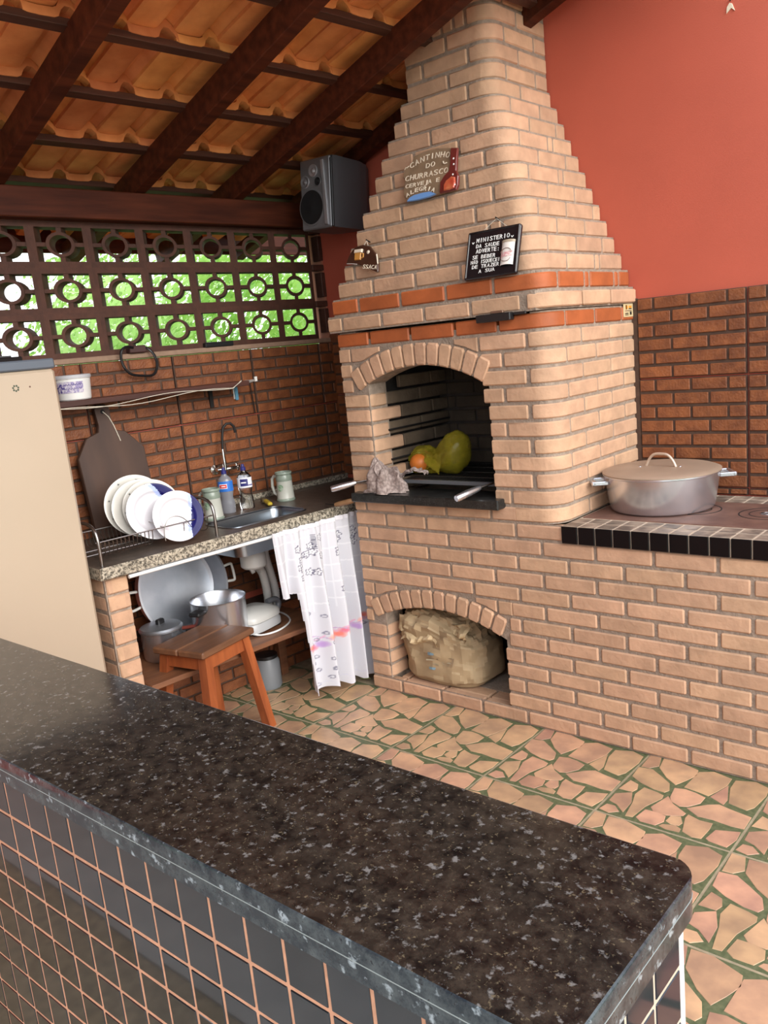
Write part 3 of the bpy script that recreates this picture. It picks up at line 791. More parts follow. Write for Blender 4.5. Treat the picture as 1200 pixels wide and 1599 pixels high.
for j in range(13):
    for i in range(30):
        x = X1-.030-.07*(i+1); z = ZB-.052-.07*(j+1)
        if z < 0 or x < X0+.1: continue
        if nt_ >= 285 and False: break
        vis = x > 1.0-.0*j
        if not vis: continue
        if nt_ < 265:
            obj('tile', btme, bar, (x, Y0+.0095+rnd(.0004), z), (rnd(.006), 0, rnd(.006))); nt_ += 1
rest = MB()
for j in range(13):
    for i in range(30):
        x = X1-.030-.07*(i+1); z = ZB-.052-.07*(j+1)
        if z < 0 or x < X0+.1 or x > 1.0: continue
        rest.box(x+.0022, x+.0678, Y0+.0095, Y0+.0175, z+.0022, z+.0678, .0015)
stuff(rest.build('tiles', M_BTILE, bar))
M_NTILE = mat('navy_tile', (.008, .010, .022), .06)
btme2 = MB().box(.003, .07-.003, 0, .008, .003, .07-.003, .001).mesh('tile', M_NTILE)
MB().box(X1-.0285, X1-.0198, Y0+.03, Y1-.02, 0, ZB-.046).build('end_grout', M_WGROUT, bar)
for j in range(12):
    for i in range(4):
        y = Y1-.028-.07*(i+1)+.003; z = ZB-.052-.07*(j+1)
        if y < Y0+.01: continue
        obj('tile', btme2, bar, (X1-.0185, y, z), (0, 0, PI/2))
MB().box(X1-.026, X1-.0165, Y1-.026, Y1-.0185, 0, ZB-.047, .002).build('corner_trim', mat('white_trim', (.85, .85, .85), .3), bar)
MB().box(X1-.031, X1-.0175, Y0+.008, Y0+.014, 0, ZB-.047, .002).build('corner_trim', M_WGROUT, bar)

# ================================================================== SINK COUNTER (left wall frame)
sk = thing('sink_counter', 'speckled granite sink counter along the left wall on a brick pier', 'counter', O, -S)
CZ = .86; n0, n1, t0, t1 = .004, .638, -1.80, -.02
hole = rrect(.315, .555, -1.16, -.735, .05, 5)
def slab_hole(outer, hole, z0, z1):
    mb = MB()
    n = len(hole); cx = sum(p[0] for p in hole)/n; cy = sum(p[1] for p in hole)/n
    (x0, x1_, y0, y1_) = outer
    proj_ = []
    for p in hole:
        dx, dy = p[0]-cx, p[1]-cy
        k = min([( (x1_-cx)/dx if dx > 1e-9 else (x0-cx)/dx if dx < -1e-9 else 1e9), ((y1_-cy)/dy if dy > 1e-9 else (y0-cy)/dy if dy < -1e-9 else 1e9)])
        proj_.append((cx+dx*k, cy+dy*k))
    # insert the four corners
    for z in (z0, z1):
        st_ = len(mb.v); vs = [(x, y, z) for x, y in hole]+[(x, y, z) for x, y in proj_]; fs = []
        extra = []
        for i in range(n):
            j = (i+1) % n; a, b = proj_[i], proj_[j]
            if abs(a[0]-b[0]) > 1e-6 and abs(a[1]-b[1]) > 1e-6:
                c = (a[0] if a[0] in (x0, x1_) else b[0], a[1] if a[1] in (y0, y1_) else b[1])
                c = (x0 if min(abs(a[0]-x0), abs(b[0]-x0)) < 1e-6 else x1_, y0 if min(abs(a[1]-y0), abs(b[1]-y0)) < 1e-6 else y1_)
                vs.append((c[0], c[1], z)); fs.append((i, j, n+j, len(vs)-1, n+i))
            else: fs.append((i, j, n+j, n+i))
        mb.mi = 1 if z == z1 else 0
        mb.add(vs, fs)
    mb.mi = 0
    mb.add([(x, y, z) for x, y in hole for z in (z0, z1)], [(2*i, 2*i+1, (2*i+3) % (2*n), (2*i+2) % (2*n)) for i in range(n)])
    c = [(x0, y0), (x1_, y0), (x1_, y1_), (x0, y1_)]
    mb.add([(x, y, z) for x, y in c for z in (z0, z1)], [(2*i, 2*i+1, (2*i+3) % 8, (2*i+2) % 8) for i in range(4)])
    return mb
slab_hole((n0, n1-.006, t0, t1), hole, CZ-.045, CZ).build('worktop', [M_GRAN2, M_GRAN2T], sk)
MB().box(n1-.012, n1, t0, t1, CZ-.046, CZ+.001, .005).build('front_edge', M_GRAN2, sk)
MB().box(.020, .038, -1.0, t1, CZ, CZ+.028, .002).build('backsplash', M_GRAN2, sk)
def basin(u, v):
    n = len(hole); i = int(round(u*n)) % n; p = hole[i]; cx, cy = .435, -.9475
    k = 1-.13*min(1, v*1.4)-(max(0, v-.75)*4*.87 if v > .75 else 0)
    z = CZ-.002-.14*min(1, v/.75)**1.6
    return (cx+(p[0]-cx)*k, cy+(p[1]-cy)*k, z)
MB().grid(basin, len(hole), 12, True).build('basin', M_STEELD, sk, 50)
MB().tube([(p[0], p[1], CZ+.001) for p in hole]+[(hole[0][0], hole[0][1], CZ+.001)], .004, 6).build('basin_rim', M_STEELD, sk, 50)
# brick pier holding the left end
pier = MB().box(.10, .598, -1.776, -1.685, 0, CZ-.046).build('pier_core', M_MORTAR, sk)
for k in range(12):
    z = .018+k*.0665
    me = corner_mesh(.30, .093, .03, .056, 'cream', M_BRICK)
    put(pier, me, (.607, -1.778, z), 0, .0006)
    o = put(pier, corner_mesh(.093, .26, .03, .056, 'cream', M_BRICK), (.607-.0, -1.678, z), PI/2, .0006)
# rod
MB().tube([(.628, -1.69, .803), (.628, -.50, .803)], .0075, 10).build('curtain_rod', M_WHITEP, sk, 40)

# tap
tp = thing('kitchen_tap', 'chrome wall tap with a cross handle and tall dark swan neck', 'tap', L(.021, -.83, 1.0), -S)
MB().lathe([(.0, .0), (.026, 0), (.024, .007), (.010, .010)], 20).xf(Matrix.Rotation(PI/2, 4, 'Y')).build('wall_flange', M_CHROME, tp, 40, loc=(0, -.035, .047))
MB().tube([(0, -.035, .047), (.03, -.03, .047), (.05, .0, .047), (.055, .03, .047), (.055, .052, .047)], .0105, 10).build('body', M_CHROME, tp, 40)
MB().tube([(.05, -.005, .047), (.05, -.006, .10), (.05, -.006, .145)], [.011, .009, .007], 10).build('spout_base', M_CHROME, tp, 40)
MB().tube([(.05, -.006, .14), (.05, .0, .20), (.05, .012, .245), (.055, .03, .262), (.06, .05, .262), (.065, .065, .245), (.066, .068, .215)], .0065, 8).build('swan_neck', M_IRON2, tp, 40)
hd = MB()
for k in range(4):
    a = k*PI/2+.4; hd.tube([(.055, .062, .047), (.055+.019*math.cos(a), .062, .047+.019*math.sin(a))], [.004, .006], 6)
hd.tube([(.055, .05, .047), (.055, .072, .047)], .008, 8)
hd.build('cross_handle', M_CHROME, tp, 40)
# mugs
def mug(loc, rz, label):
    m = thing('beer_mug', label, 'mug', loc, rz, 'ceramic beer mugs by the sink')
    MB().lathe([(0, .004), (.041, .004), (.043, 0), (.045, .006), (.043, .012), (.0405, .05), (.0385, .095), (.040, .102), (.036, .103), (.036, .03), (0, .025)], 28).build('body', M_MUG, m, 40)
    MB().lathe([(.0395, .098), (.041, .108), (.0385, .122), (.0365, .128), (.041, .131), (.0425, .137), (.041, .142), (.038, .142), (.036, .12), (.036, .1)], 28).build('collar', M_MUGG, m, 40)
    MB().lathe([(.0445, .0), (.0465, .004), (.0455, .010), (.043, .013)], 28).build('foot', M_MUGG, m, 40)
    MB().tube([(-.034, 0, .118), (-.055, 0, .121), (-.068, 0, .108), (-.071, 0, .07), (-.062, 0, .035), (-.038, 0, .02)], [.009, .008, .008, .008, .008, .008], 8).build('handle', M_MUG, m, 50)
    e = MB()
    for q0, q1, z0, z1 in ((0, .017, 0, 1), ):
        e.add([(0, 0, 0)]+[(0, .0165*math.cos(2*PI*i/20), .0165*math.sin(2*PI*i/20)) for i in range(20)], [(0, i+1, (i+1) % 20+1) for i in range(20)])
    # wrap the disc on the mug side
    a0 = -PI/2
    e.v = [(.0425*math.cos(a0+y/.042), .0425*math.sin(a0+y/.042), .068+z) for x, y, z in e.v]
    e.build('emblem', M_GREEN, m)
    return m
mug(L(.262, -1.055, CZ), .33-S, 'pale ceramic beer mug standing at the sink\'s left end, behind the plates')
mug(L(.228, -.612, CZ), .35-S, 'pale ceramic beer mug standing right of the sink against the wall')
# detergent bottles
def bottle(loc, kind, label):
    b = thing('detergent_bottle', label, 'bottle', loc, .8-S, 'detergent bottles behind the sink')
    prof = [(0, .002), (.030, 0), (.033, .006), (.033, .05), (.0275, .075), (.033, .105), (.033, .15), (.027, .165), (.013, .178), (.011, .19), (0, .19)]
    MB().lathe(prof, 28, sx=1.05, sy=.8).build('body', M_CLEAR if kind else M_LIQ, b, 40)
    MB().lathe([(.0128, .185), (.0128, .200), (.008, .203), (.007, .215), (.0, .216)], 16).build('cap', M_CAPB, b, 40)
    MB().lathe([(.0336, .104), (.0338, .106), (.0338, .15), (.0336, .152)], 28, sx=1.05, sy=.8).build('label', M_LABELW if kind else M_LABELB, b, 40)
    def patch(a0, a1, z0, z1, m, nm, off=.0005):
        MB().grid(lambda u, v: ((.0338+off)*1.05*math.cos(a0+(a1-a0)*u), (.0338+off)*.8*math.sin(a0+(a1-a0)*u), z0+(z1-z0)*v), 8, 2).build(nm, m, b)
    c = -1.55
    if kind:
        patch(c-.5, c+.55, .112, .146, M_CAPB, 'label_oval'); MB().box(-.012, .012, -.0288, -.0278, .126, .132, .0004).build('label_mark', M_LETTERW, b)
        MB().lathe([(.0342, .113), (.0342, .118)], 10, sx=1.05, sy=.8, a0=-1, a1=-.2).build('label_stripe', M_LABELV, b)
    else:
        patch(c-.75, c+.35, .118, .140, M_LABELW, 'label_white'); patch(c-.68, c+.28, .121, .137, M_LABELR, 'label_red', .001)
        MB().box(-.014, .006, -.0302, -.0290, .127, .131, .0004).build('label_mark', M_LETTERW, b)
    return b
def txt(s, size, m, parent, M, name='lettering', width=None, ext=.0006):
    cu = bpy.data.curves.new('t', 'FONT'); cu.body = s; cu.size = size; cu.align_x = 'CENTER'; cu.extrude = ext; cu.resolution_u = 3
    cu.offset = size*.006
    to = bpy.data.objects.new('t', cu); COL.objects.link(to)
    dg = bpy.context.evaluated_depsgraph_get(); me = bpy.data.meshes.new_from_object(to.evaluated_get(dg))
    bpy.data.objects.remove(to); bpy.data.curves.remove(cu)
    xs = [v.co.x for v in me.vertices]
    if width:
        k = width/(max(xs)-min(xs)); cxx = (max(xs)+min(xs))/2
        for v in me.vertices: v.co.x = (v.co.x-cxx)*k
    me.transform(M); me.materials.clear(); me.materials.append(m); me.name = name
    return obj(name, me, parent)
bottle(L(.195, -.930, CZ), 0, 'detergent bottle with blue label, in front of the tap')
bottle(L(.205, -.828, CZ), 1, 'clear detergent bottle with white and navy label, right of the tap')
# yellow brush handle
br = thing('dish_brush', 'yellow plastic dish brush lying at the back of the sink', 'brush', L(.215, -.725, CZ+.002), -.45-S)
MB().box(-.055, .055, -.012, .012, .006, .022, .005).build('handle', M_YEL, br, loc=(.045, 0, 0))
MB().box(-.05, -.005, -.013, .013, .0, .02, .004).build('head', mat('brown_bristle', (.10, .07, .03), .9), br, loc=(-.03, 0, 0))
# dark shelf with tub, bracket, string
sh = thing('wall_shelf', 'dark wooden shelf plank on the tiled left wall under the openwork', 'shelf', L(.0195, -1.25, 1.445), -S)
MB().box(0, .15, -.45, .55, -.012, .012, .002).build('plank', M_SHELFW, sh)
for yy in (-.35, .42):
    MB().box(0, .008, yy-.01, yy+.01, -.10, -.012).build('bracket', M_IRON2, sh); 
bk = thing('shelf_bracket', 'white metal shelf bracket with a blue clip on the tiled wall', 'bracket', L(.0195, -.69, 1.40), -S)
MB().box(0, .005, -.008, .008, -.03, .055, .001).build('upright', M_WHITEM, bk)
bb = MB().prism([(0, .028), (.19, .052), (.19, .060), (0, .054)], -.006, .006); bb.v = [(x, z, y) for x, y, z in bb.v]; bb.build('arm', M_WHITEM, bk)
MB().box(.185, .192, -.007, .007, .050, .072).build('arm_tip', M_WHITEM, bk)
MB().box(.006, .014, -.004, .014, -.035, .045, .002).build('clip', mat('blue_clip', (.12, .33, .48), .5), bk)
MB().tube([(.012, .09, .05), (.012, .095, -.03), (.012, .10, -.11)], .003, 5).build('dangling_hook', M_IRON2, bk)
tub = thing('ice_cream_tub', 'white round plastic tub with violet print on the dark shelf', 'tub', L(.10, -1.535, 1.4575), -S)
MB().lathe([(0, .002), (.062, 0), (.066, .004), (.072, .085), (.075, .087), (.075, .095), (.070, .095), (.064, .01), (0, .008)], 36).build('body', M_WHITEP, tub, 40)
MB().lathe([(.0755, .088), (.0765, .092), (.0765, .100), (.068, .103), (0, .103)], 36).build('lid', mat('grey_lid', (.52, .53, .56), .4), tub, 40)
mbp = MB()
def tubp(a, z): r = .0668+(z-.004)*.0062/.081*1.0+.0006; return (r*math.cos(a), r*math.sin(a), z)
mbp.grid(lambda u, v: tubp(-1.75+1.9*u, .030+.045*v), 20, 2)
mbp.build('label', mat('lilac_label', (.62, .58, .66), .5, c2=(.30, .26, .46), scale=90, cpos=(.42, .55)), tub)
mbp = MB(); random.seed(3)
for i in range(16):
    a = -1.55+.6*random.random(); z = .034+.034*random.random(); 
    c = [tubp(a+.055*math.cos(2*PI*k/8), z+.0038*math.sin(2*PI*k/8)) for k in range(8)]
    c = [(x*1.006, y*1.006, q) for x, y, q in c]; mbp.add(c, [tuple(range(8))])
mbp.build('grape_print', M_LABELV, tub)
sq = MB()
for j, (zb_, am) in enumerate(((.063, .004), (.047, .003))):
    sq.tube([tuple(Vector(tubp(-.95+1.0*i/24, zb_+am*math.sin(i*1.9)+.002*math.sin(i*3.7)))*1.006) for i in range(25)], .0011, 4)
sq.build('script_print', M_LABELV, tub)
str_ = thing('clothes_string', 'pale string strung loosely under the dark wooden shelf', 'string', L(.175, -1.25, 1.42), -S)
for q, dz in ((0, 0), (1, .008)):
    MB().tube([(.0+.002*q, -.55+1.05*i/20, .0+dz+.010*math.sin(i*.5+q*1.5)+(.012*(i/20)**2)+(.03 if i == 20 else 0)) for i in range(21)], .0016, 5).build('strand', M_STRING, str_)
# cord and box on the sill
cb = thing('cable_adapter', 'dark cable loop with adapter hanging off the sill of the openwork', 'cable', L(.0, -1.17, 1.628), -S)
MB().box(-.03, .03, -.045, .035, .001, .033, .004).build('adapter', mat('maroon_plastic', (.06, .025, .022), .5), cb)
loop = [(.03, -.03, .025), (.045, -.07, .03), (.05, -.10, .01), (.045, -.10, -.04), (.05, -.075, -.085), (.05, -.02, -.10), (.05, .04, -.10), (.048, .065, -.06), (.045, .06, -.015), (.03, .04, .018), (.01, .03, .02)]
def smooth_pts(p, n=4):
    p = [Vector(q) for q in p]; out = []
    for i in range(len(p)-1):
        a, b, c, d = p[max(i-1, 0)], p[i], p[i+1], p[min(i+2, len(p)-1)]
        for k in range(n):
            t = k/n; out.append(.5*((2*b)+(c-a)*t+(2*a-5*b+4*c-d)*t*t+(3*b-a-3*c+d)*t**3))
    return out+[p[-1]]
MB().tube(smooth_pts(loop), .006, 6).build('cable', M_BLACKP, cb, 60)
bx = MB().box(-.03, .03, -.08, .08, 0, .022, .003).build('sill_box', M_BLACKP, None, loc=L(-.01, -.735, 1.6282), rot=(0, 0, -S)); tag(bx, 'flat black box lying on the sill below the openwork', 'box')
MB().box(-.018, .018, -.065, -.02, .021, .024).build('box_lid', M_GREYP, bx)

# cutting board
cbd = thing('cutting_board', 'large dark paddle shaped wooden board leaning on the tiled wall', 'cutting board', L(.135, -1.405, CZ+.004), -S)
hw = .155
pts = [(-hw, 0), (hw*.96, 0), (hw, .36), (.085, .44), (.04, .452), (.032, .48), (.034, .55), (.02, .568), (-.02, .568), (-.034, .55), (-.032, .48), (-.04, .452), (-.10, .43), (-hw, .35)]
bd = MB().prism(pts, -.011, .011, .004); Mx = Matrix.Rotation(-.165, 4, 'Y') @ Matrix(((0, 0, 1, 0), (1, 0, 0, 0), (0, 1, 0, 0), (0, 0, 0, 1)))
bd.xf(Mx).build('board', M_BOARD, cbd)
MB().lathe([(.0, .0), (.010, 0), (.010, .002), (0, .002)], 16).xf(Mx @ Matrix.Translation((0, .535, .0105))).build('hang_hole', M_CONE, cbd)
MB().tube([tuple(Mx @ Vector(p)) for p in ((0, .535, .013), (.02, .51, .015), (.035, .47, .014), (.05, .40, .013))], .002, 5).build('hang_cord', M_STRING, cbd)

# dish rack
rk = thing('dish_rack', 'steel wire dish rack holding plates on the sink counter', 'dish rack', L(.60, -1.52, CZ+.001), -S)
for yy in (-.252, .252):
    MB().tube(smooth_pts([(0, yy, 0), (0, yy, .05), (-.003, yy, .105), (-.02, yy, .135), (-.06, yy, .152), (-.14, yy, .155), (-.24, yy, .150), (-.285, yy, .135), (-.30, yy, .10), (-.30, yy, 0)]), .0065, 8).build('end_hoop', M_STEEL, rk, 60)
for nn, zz in ((-.02, .085), (-.285, .085), (-.12, .022), (-.20, .022)):
    MB().tube([(nn, -.255, zz), (nn, .255, zz)], .0028, 6).build('rail', M_STEEL, rk)
for i in range(17):
    yy = -.235+i*.0165 if i < 14 else .12+(i-14)*.055
    MB().tube(smooth_pts([(-.285, yy, .085), (-.284, yy, .05), (-.262, yy, .026), (-.15, yy, .020), (-.05, yy, .026), (-.025, yy, .05), (-.02, yy, .086)], 3), .0019, 5).build('wire', M_STEEL, rk, 60)
MB().tube(smooth_pts([(-.02, .03, .03), (-.018, .03, .075), (-.014, .05, .11), (-.012, .085, .118), (-.012, .12, .10), (-.016, .15, .06), (-.02, .165, .03)], 4), .002, 5).build('cutlery_loop', M_STEEL, rk, 60)
MB().tube([(-.285, .03, .084), (-.15, .03, .10), (-.02, .03, .084)], .0022, 5).build('divider', M_STEEL, rk)
# plates
def plate(ctr, r, nrm, spin, kind, label):
    p = thing('dinner_plate', label, 'plate', ctr, 0, 'plates standing in the dish rack')
    z = Vector(nrm).normalized(); x = Vector((-z.y, z.x, 0)).normalized(); y = z.cross(x)
    R = Matrix((x, y, z)).transposed().to_4x4() @ Matrix.Rotation(spin, 4, 'Z'); p.rotation_euler = R.to_euler()
    prof = [(0, .004), (.60*r, .004), (.66*r, .007), (.74*r, .014), (.98*r, .021), (r, .0225), (.995*r, .0245), (.97*r, .0245), (.73*r, .018), (.62*r, .0085), (0, .0075)]
    if kind == 'blue':
        prof2 = [(.0, .0075)]+[(.04*i*r, .0075) for i in range(1, 16)]+[(.66*r, .0105), (.70*r, .0145), (.73*r, .018), (.77*r, .0188), (.80*r, .0197), (.84*r, .0208), (.87*r, .0217), (.90*r, .0225), (.94*r, .0236), (.97*r, .0245), (r, .0235)]
        mb = MB(); N = 180; 
        ns = N
        for rr_, zz in prof2:
            for i in range(N): a = 2*PI*i/N; mb.v.append((rr_*math.cos(a), rr_*math.sin(a), zz))
        for k in range(len(prof2)-1):
            for i in range(N):
                j = (i+1) % N; f = (k*N+i, k*N+j, (k+1)*N+j, (k+1)*N+i)
                cx = sum(mb.v[q][0] for q in f)/4/r; cy = sum(mb.v[q][1] for q in f)/4/r
                e = .40+.10*math.sin(cy*2.2+.4)
                mb.f.append(f); mb.m.append(1 if cx > e+.13 else 2 if cx > e else 0)
        mb.build('face', [M_WHITE, M_NAVY, M_LBLUE], p, 40)
        MB().lathe([(.6*r, .004), (.62*r, 0), (.66*r, .004), (.74*r, .012), (.985*r, .0205), (r, .0235)], 64).build('back', M_WHITE, p, 40)
    else:
        MB().lathe(prof, 64).build('body', M_CREAM, p, 40)
        if kind == 'plain': return p
        mb = MB(); random.seed(int(r*1000))
        for i in range(26):
            a = 2*PI*i/26+rnd(.05); rr_ = r*(.86+rnd(.04)); s_ = r*.035
            pts_ = [(rr_*math.cos(a)+s_*(1.6 if k % 2 else .5)*math.cos(2*PI*k/8+i), rr_*math.sin(a)+s_*(1.3 if k % 2 else .5)*math.sin(2*PI*k/8+i)) for k in range(8)]
            if i % 3 == 1: mb.add([(x_, y_, .0228+(math.hypot(x_, y_)/r-.86)*.016+.0008) for x_, y_ in pts_], [tuple(range(8))])
        stuff(mb.build('leaf_print', M_LEAFP, p))
    return p
def Ln(n, t, z): v = NV*n+TV*t; return (v.x, v.y, z)
plate(L(.548, -1.408, .968), .102, Ln(.93, -.22, .26), -.05, 'blue', 'front white plate with a navy side band, nearest in the rack')
plate(L(.462, -1.458, .992), .113, Ln(.93, -.24, .25), .62, 'blue', 'white plate with navy upper corner, second from front in the rack')
plate(L(.412, -1.440, .998), .118, Ln(.93, -.26, .25), 0, 'leaf', 'cream plate with dark leaf rim, third from front in the rack')
plate(L(.372, -1.465, 1.000), .118, Ln(.92, -.28, .25), 1, 'plain', 'plain cream plate between the two leaf rimmed plates in the rack')
plate(L(.330, -1.465, 1.010), .126, Ln(.92, -.28, .25), .4, 'leaf', 'rearmost large cream plate with dark leaf rim in the rack')

# fridge
fg = thing('refrigerator', 'cream refrigerator with grey top trim left of the sink counter', 'refrigerator', L(0, -2.13, 0), -S)
MB().box(.03, .52, -.30, .30, .04, 1.58, .008).build('cabinet', M_FRIDGE, fg)
MB().box(.525, .60, -.30, .31, .06, 1.587, .010).build('door', M_FRIDGE, fg)
MB().box(.03, .602, -.302, .312, 1.588, 1.622, .005).build('top_trim', M_FTRIM, fg)
MB().box(.05, .5, -.28, .28, 0, .05).build('base', M_BLACKP, fg)
MB().tube([(.612, -.27, .9), (.63, -.27, .92), (.63, -.27, 1.25), (.612, -.27, 1.27)], .011, 8).build('handle', M_FTRIM, fg)
em = MB()
for i in range(7): 
    a = i*.9; em.lathe([(0, .0), (.0035, 0), (.0025, .002), (0, .002)], 6, c=(.011*math.cos(a)*.8, .009*math.sin(a), 0))
em.xf(Matrix.Translation((.6005, .165, 1.532)) @ Matrix.Rotation(PI/2, 4, 'Y')).build('door_emblem', mat('dark_green_mark', (.05, .08, .05), .5), fg)
MB().lathe([(0, 0), (.003, 0), (.002, .002), (0, .002)], 8).xf(Matrix.Translation((.6005, .213, 1.533)) @ Matrix.Rotation(PI/2, 4, 'Y')).build('screw', M_IRON, fg)
plb = MB().box(-.05, .05, -.09, .09, 0, .02, .004).build('black_case', M_BLACKP, None, loc=L(.35, -1.93, 1.6222), rot=(0, 0, .3-S)); tag(plb, 'flat black case lying on top of the refrigerator', 'case')
MB().box(-.03, .03, -.06, .06, .0195, .026, .002).build('case_lid', M_GREYP, plb)

# under the counter: shelf and pans
bn_ = thing('plank_bench', 'low wooden plank shelf under the sink counter', 'shelf', L(0, -1.18, 0), -S)
MB().box(.185, .60, -.475, .46, .322, .345, .003).build('plank', M_PLANK, bn_)
for yy in (-.44, .42):
    MB().box(.20, .245, yy-.022, yy+.022, 0, .321, .003).build('leg', M_PLANK, bn_)
big = thing('large_pan', 'large round aluminium pan leaning upright on the wall under the counter', 'pan', L(.15, -1.232, .347), -S)
Mx = Matrix.Translation((-.02, 0, .222)) @ Matrix.Rotation(math.radians(80), 4, 'Y')
MB().lathe([(0, 0), (.185, 0), (.200, .010), (.219, .085), (.225, .088), (.225, .094), (.216, .094), (.196, .014), (.183, .005), (0, .005)], 64).xf(Mx).build('body', M_ALUM, big, 30)
for s_ in (1, -1):
    MB().tube([tuple(Mx @ Vector(p)) for p in smooth_pts([(-.035, s_*.222, .075), (-.04, s_*.262, .078), (-.03, s_*.272, .078), (.03, s_*.272, .078), (.04, s_*.262, .078), (.035, s_*.222, .075)], 3)], .0065, 8).build('handle', M_WHITEM, big, 60)
def cook_pot(loc, r, h, label, lid=False, rz=0):
    p = thing('cooking_pot', label, 'pot', loc, rz-S)
    MB().lathe([(0, .001), (r*.94, .001), (r*.98, .012), (r*.985, h-.01), (r*1.03, h), (r*1.0, h), (r*.955, h-.01), (r*.95, .01), (0, .008)], 48).build('body', M_ALU, p, 35)
    for s_ in (1, -1):
        MB().box(-.03, .03, r*.97 if s_ > 0 else -r-.055, r+.055 if s_ > 0 else -r*.97, h-.035, h-.018, .006).build('handle', M_BLACKP, p)
    if lid:
        MB().lathe([(r*1.04, h+.001), (r*1.05, h+.008), (r*.97, h+.016), (r*.5, h+.024), (0, h+.026)], 48).build('lid', M_ALUM, p, 35)
        MB().box(-.02, .02, -.012, .012, h+.02, h+.045, .005).build('lid_knob', M_BLACKP, p)
    return p
cook_pot(L(.40, -1.185, .346), .122, .20, 'open aluminium pot with black handles in front of the large pan', rz=.35)
cook_pot(L(.335, -1.440, .346), .088, .122, 'small lidded aluminium pot beside the brick pier under the counter', lid=True, rz=-1.2)
rk2 = thing('ladle', 'dark red plastic ladle handle standing between the two pots', 'ladle', L(.36, -1.325, .347), 1.0-S)
MB().box(-.05, .05, -.010, .010, .09, .105, .005).build('grip', mat('dark_red_plastic', (.16, .03, .02), .4), rk2)
MB().box(-.012, .012, -.012, .012, 0, .091, .003).build('post', M_BLACKP, rk2)
sw = thing('sandwich_press', 'grey clamshell sandwich press with dark handle on the plank shelf', 'sandwich press', L(.40, -1.01, .346), .25-S)
def clam(z0, z1, crown, nm, m):
    def f(u, v):
        a = 2*PI*u; c, s_ = math.cos(a), math.sin(a); e = .55
        x = .095*(abs(c)**e)*(1 if c > 0 else -1); y = .115*(abs(s_)**e)*(1 if s_ > 0 else -1)
        k = [1, 1.0, .93, .6, 0][v5(v)]; z = [z0, (z0*.4+z1*.6), z1, z1+crown*.8, z1+crown][v5(v)]
        return (x*k, y*k, z)
    v5 = lambda v: int(round(v*4))
    MB().grid(f, 36, 5, True).build(nm, m, sw, 50)
clam(.012, .052, .002, 'base', mat('grey_shell', (.42, .42, .42), .35)); clam(.056, .085, .022, 'lid', mat('grey_shell_top', (.50, .49, .46), .32))
MB().tube(smooth_pts([(.02, .08, .105), (.03, .125, .105), (.035, .145, .085), (.035, .13, .055)], 4), [.014]*13, 8).build('handle', M_GREYP, sw, 60)
for sx_, sy_ in ((.07, .08), (-.07, .08), (.07, -.08), (-.07, -.08)):
    MB().lathe([(.012, 0), (.012, .014), (0, .014)], 10, c=(sx_, sy_, 0)).build('foot', M_BLACKP, sw)
MB().tube(smooth_pts([(.04, -.10, .02), (.10, -.08, .006), (.14, .0, .006), (.11, .12, .005), (.02, .20, .005), (-.06, .22, .005), (-.11, .17, .006), (-.10, .08, .02)], 5), .0042, 6).build('power_cord', M_WHITEP, sw, 60)
def hose(pts, label, r=.021):
    h_ = thing('drain_hose', label, 'hose', L(*pts[0]), -S)
    P0 = Vector(pts[0]); q = smooth_pts([Vector(p)-P0 for p in pts], 14); rs = [r*(1.0 if i % 2 else .86) for i in range(len(q))]
    MB().tube(q, rs, 12).build('tube', M_GREYH, h_, 80)
    MB().tube([q[0]+Vector((0, 0, .004)), q[0]-(q[0]-q[1]).normalized()*.018], r*1.2, 12).build('collar', M_WHITEP, h_, 40)
hose([(.30, -.835, .69), (.30, -.83, .62), (.30, -.815, .55), (.30, -.80, .46), (.29, -.80, .39), (.28, -.80, .352)], 'grey corrugated drain hose running straight down from the sink')
hose([(.30, -.93, .590), (.31, -.905, .605), (.31, -.875, .58), (.31, -.86, .52), (.31, -.855, .45), (.30, -.85, .375)], 'grey corrugated hose with a bent top, left of the straight hose')
MB().lathe([(.05, 0), (.06, .01), (.06, .06), (.045, .08), (.02, .085), (0, .085)], 20).build('trap', M_GREYH, sk, 40, loc=(.37, -.95, .62))
can = thing('grey_jar', 'grey plastic jar on the floor behind the curtain', 'jar', L(.30, -.90, 0), 0)
MB().lathe([(0, .001), (.055, .0), (.06, .01), (.06, .13), (.05, .15), (0, .15)], 24).build('body', mat('grey_jar', (.25, .27, .29), .4), can, 40)
MB().lathe([(.053, .149), (.053, .165), (0, .168)], 24).build('lid', M_BLACKP, can, 40)

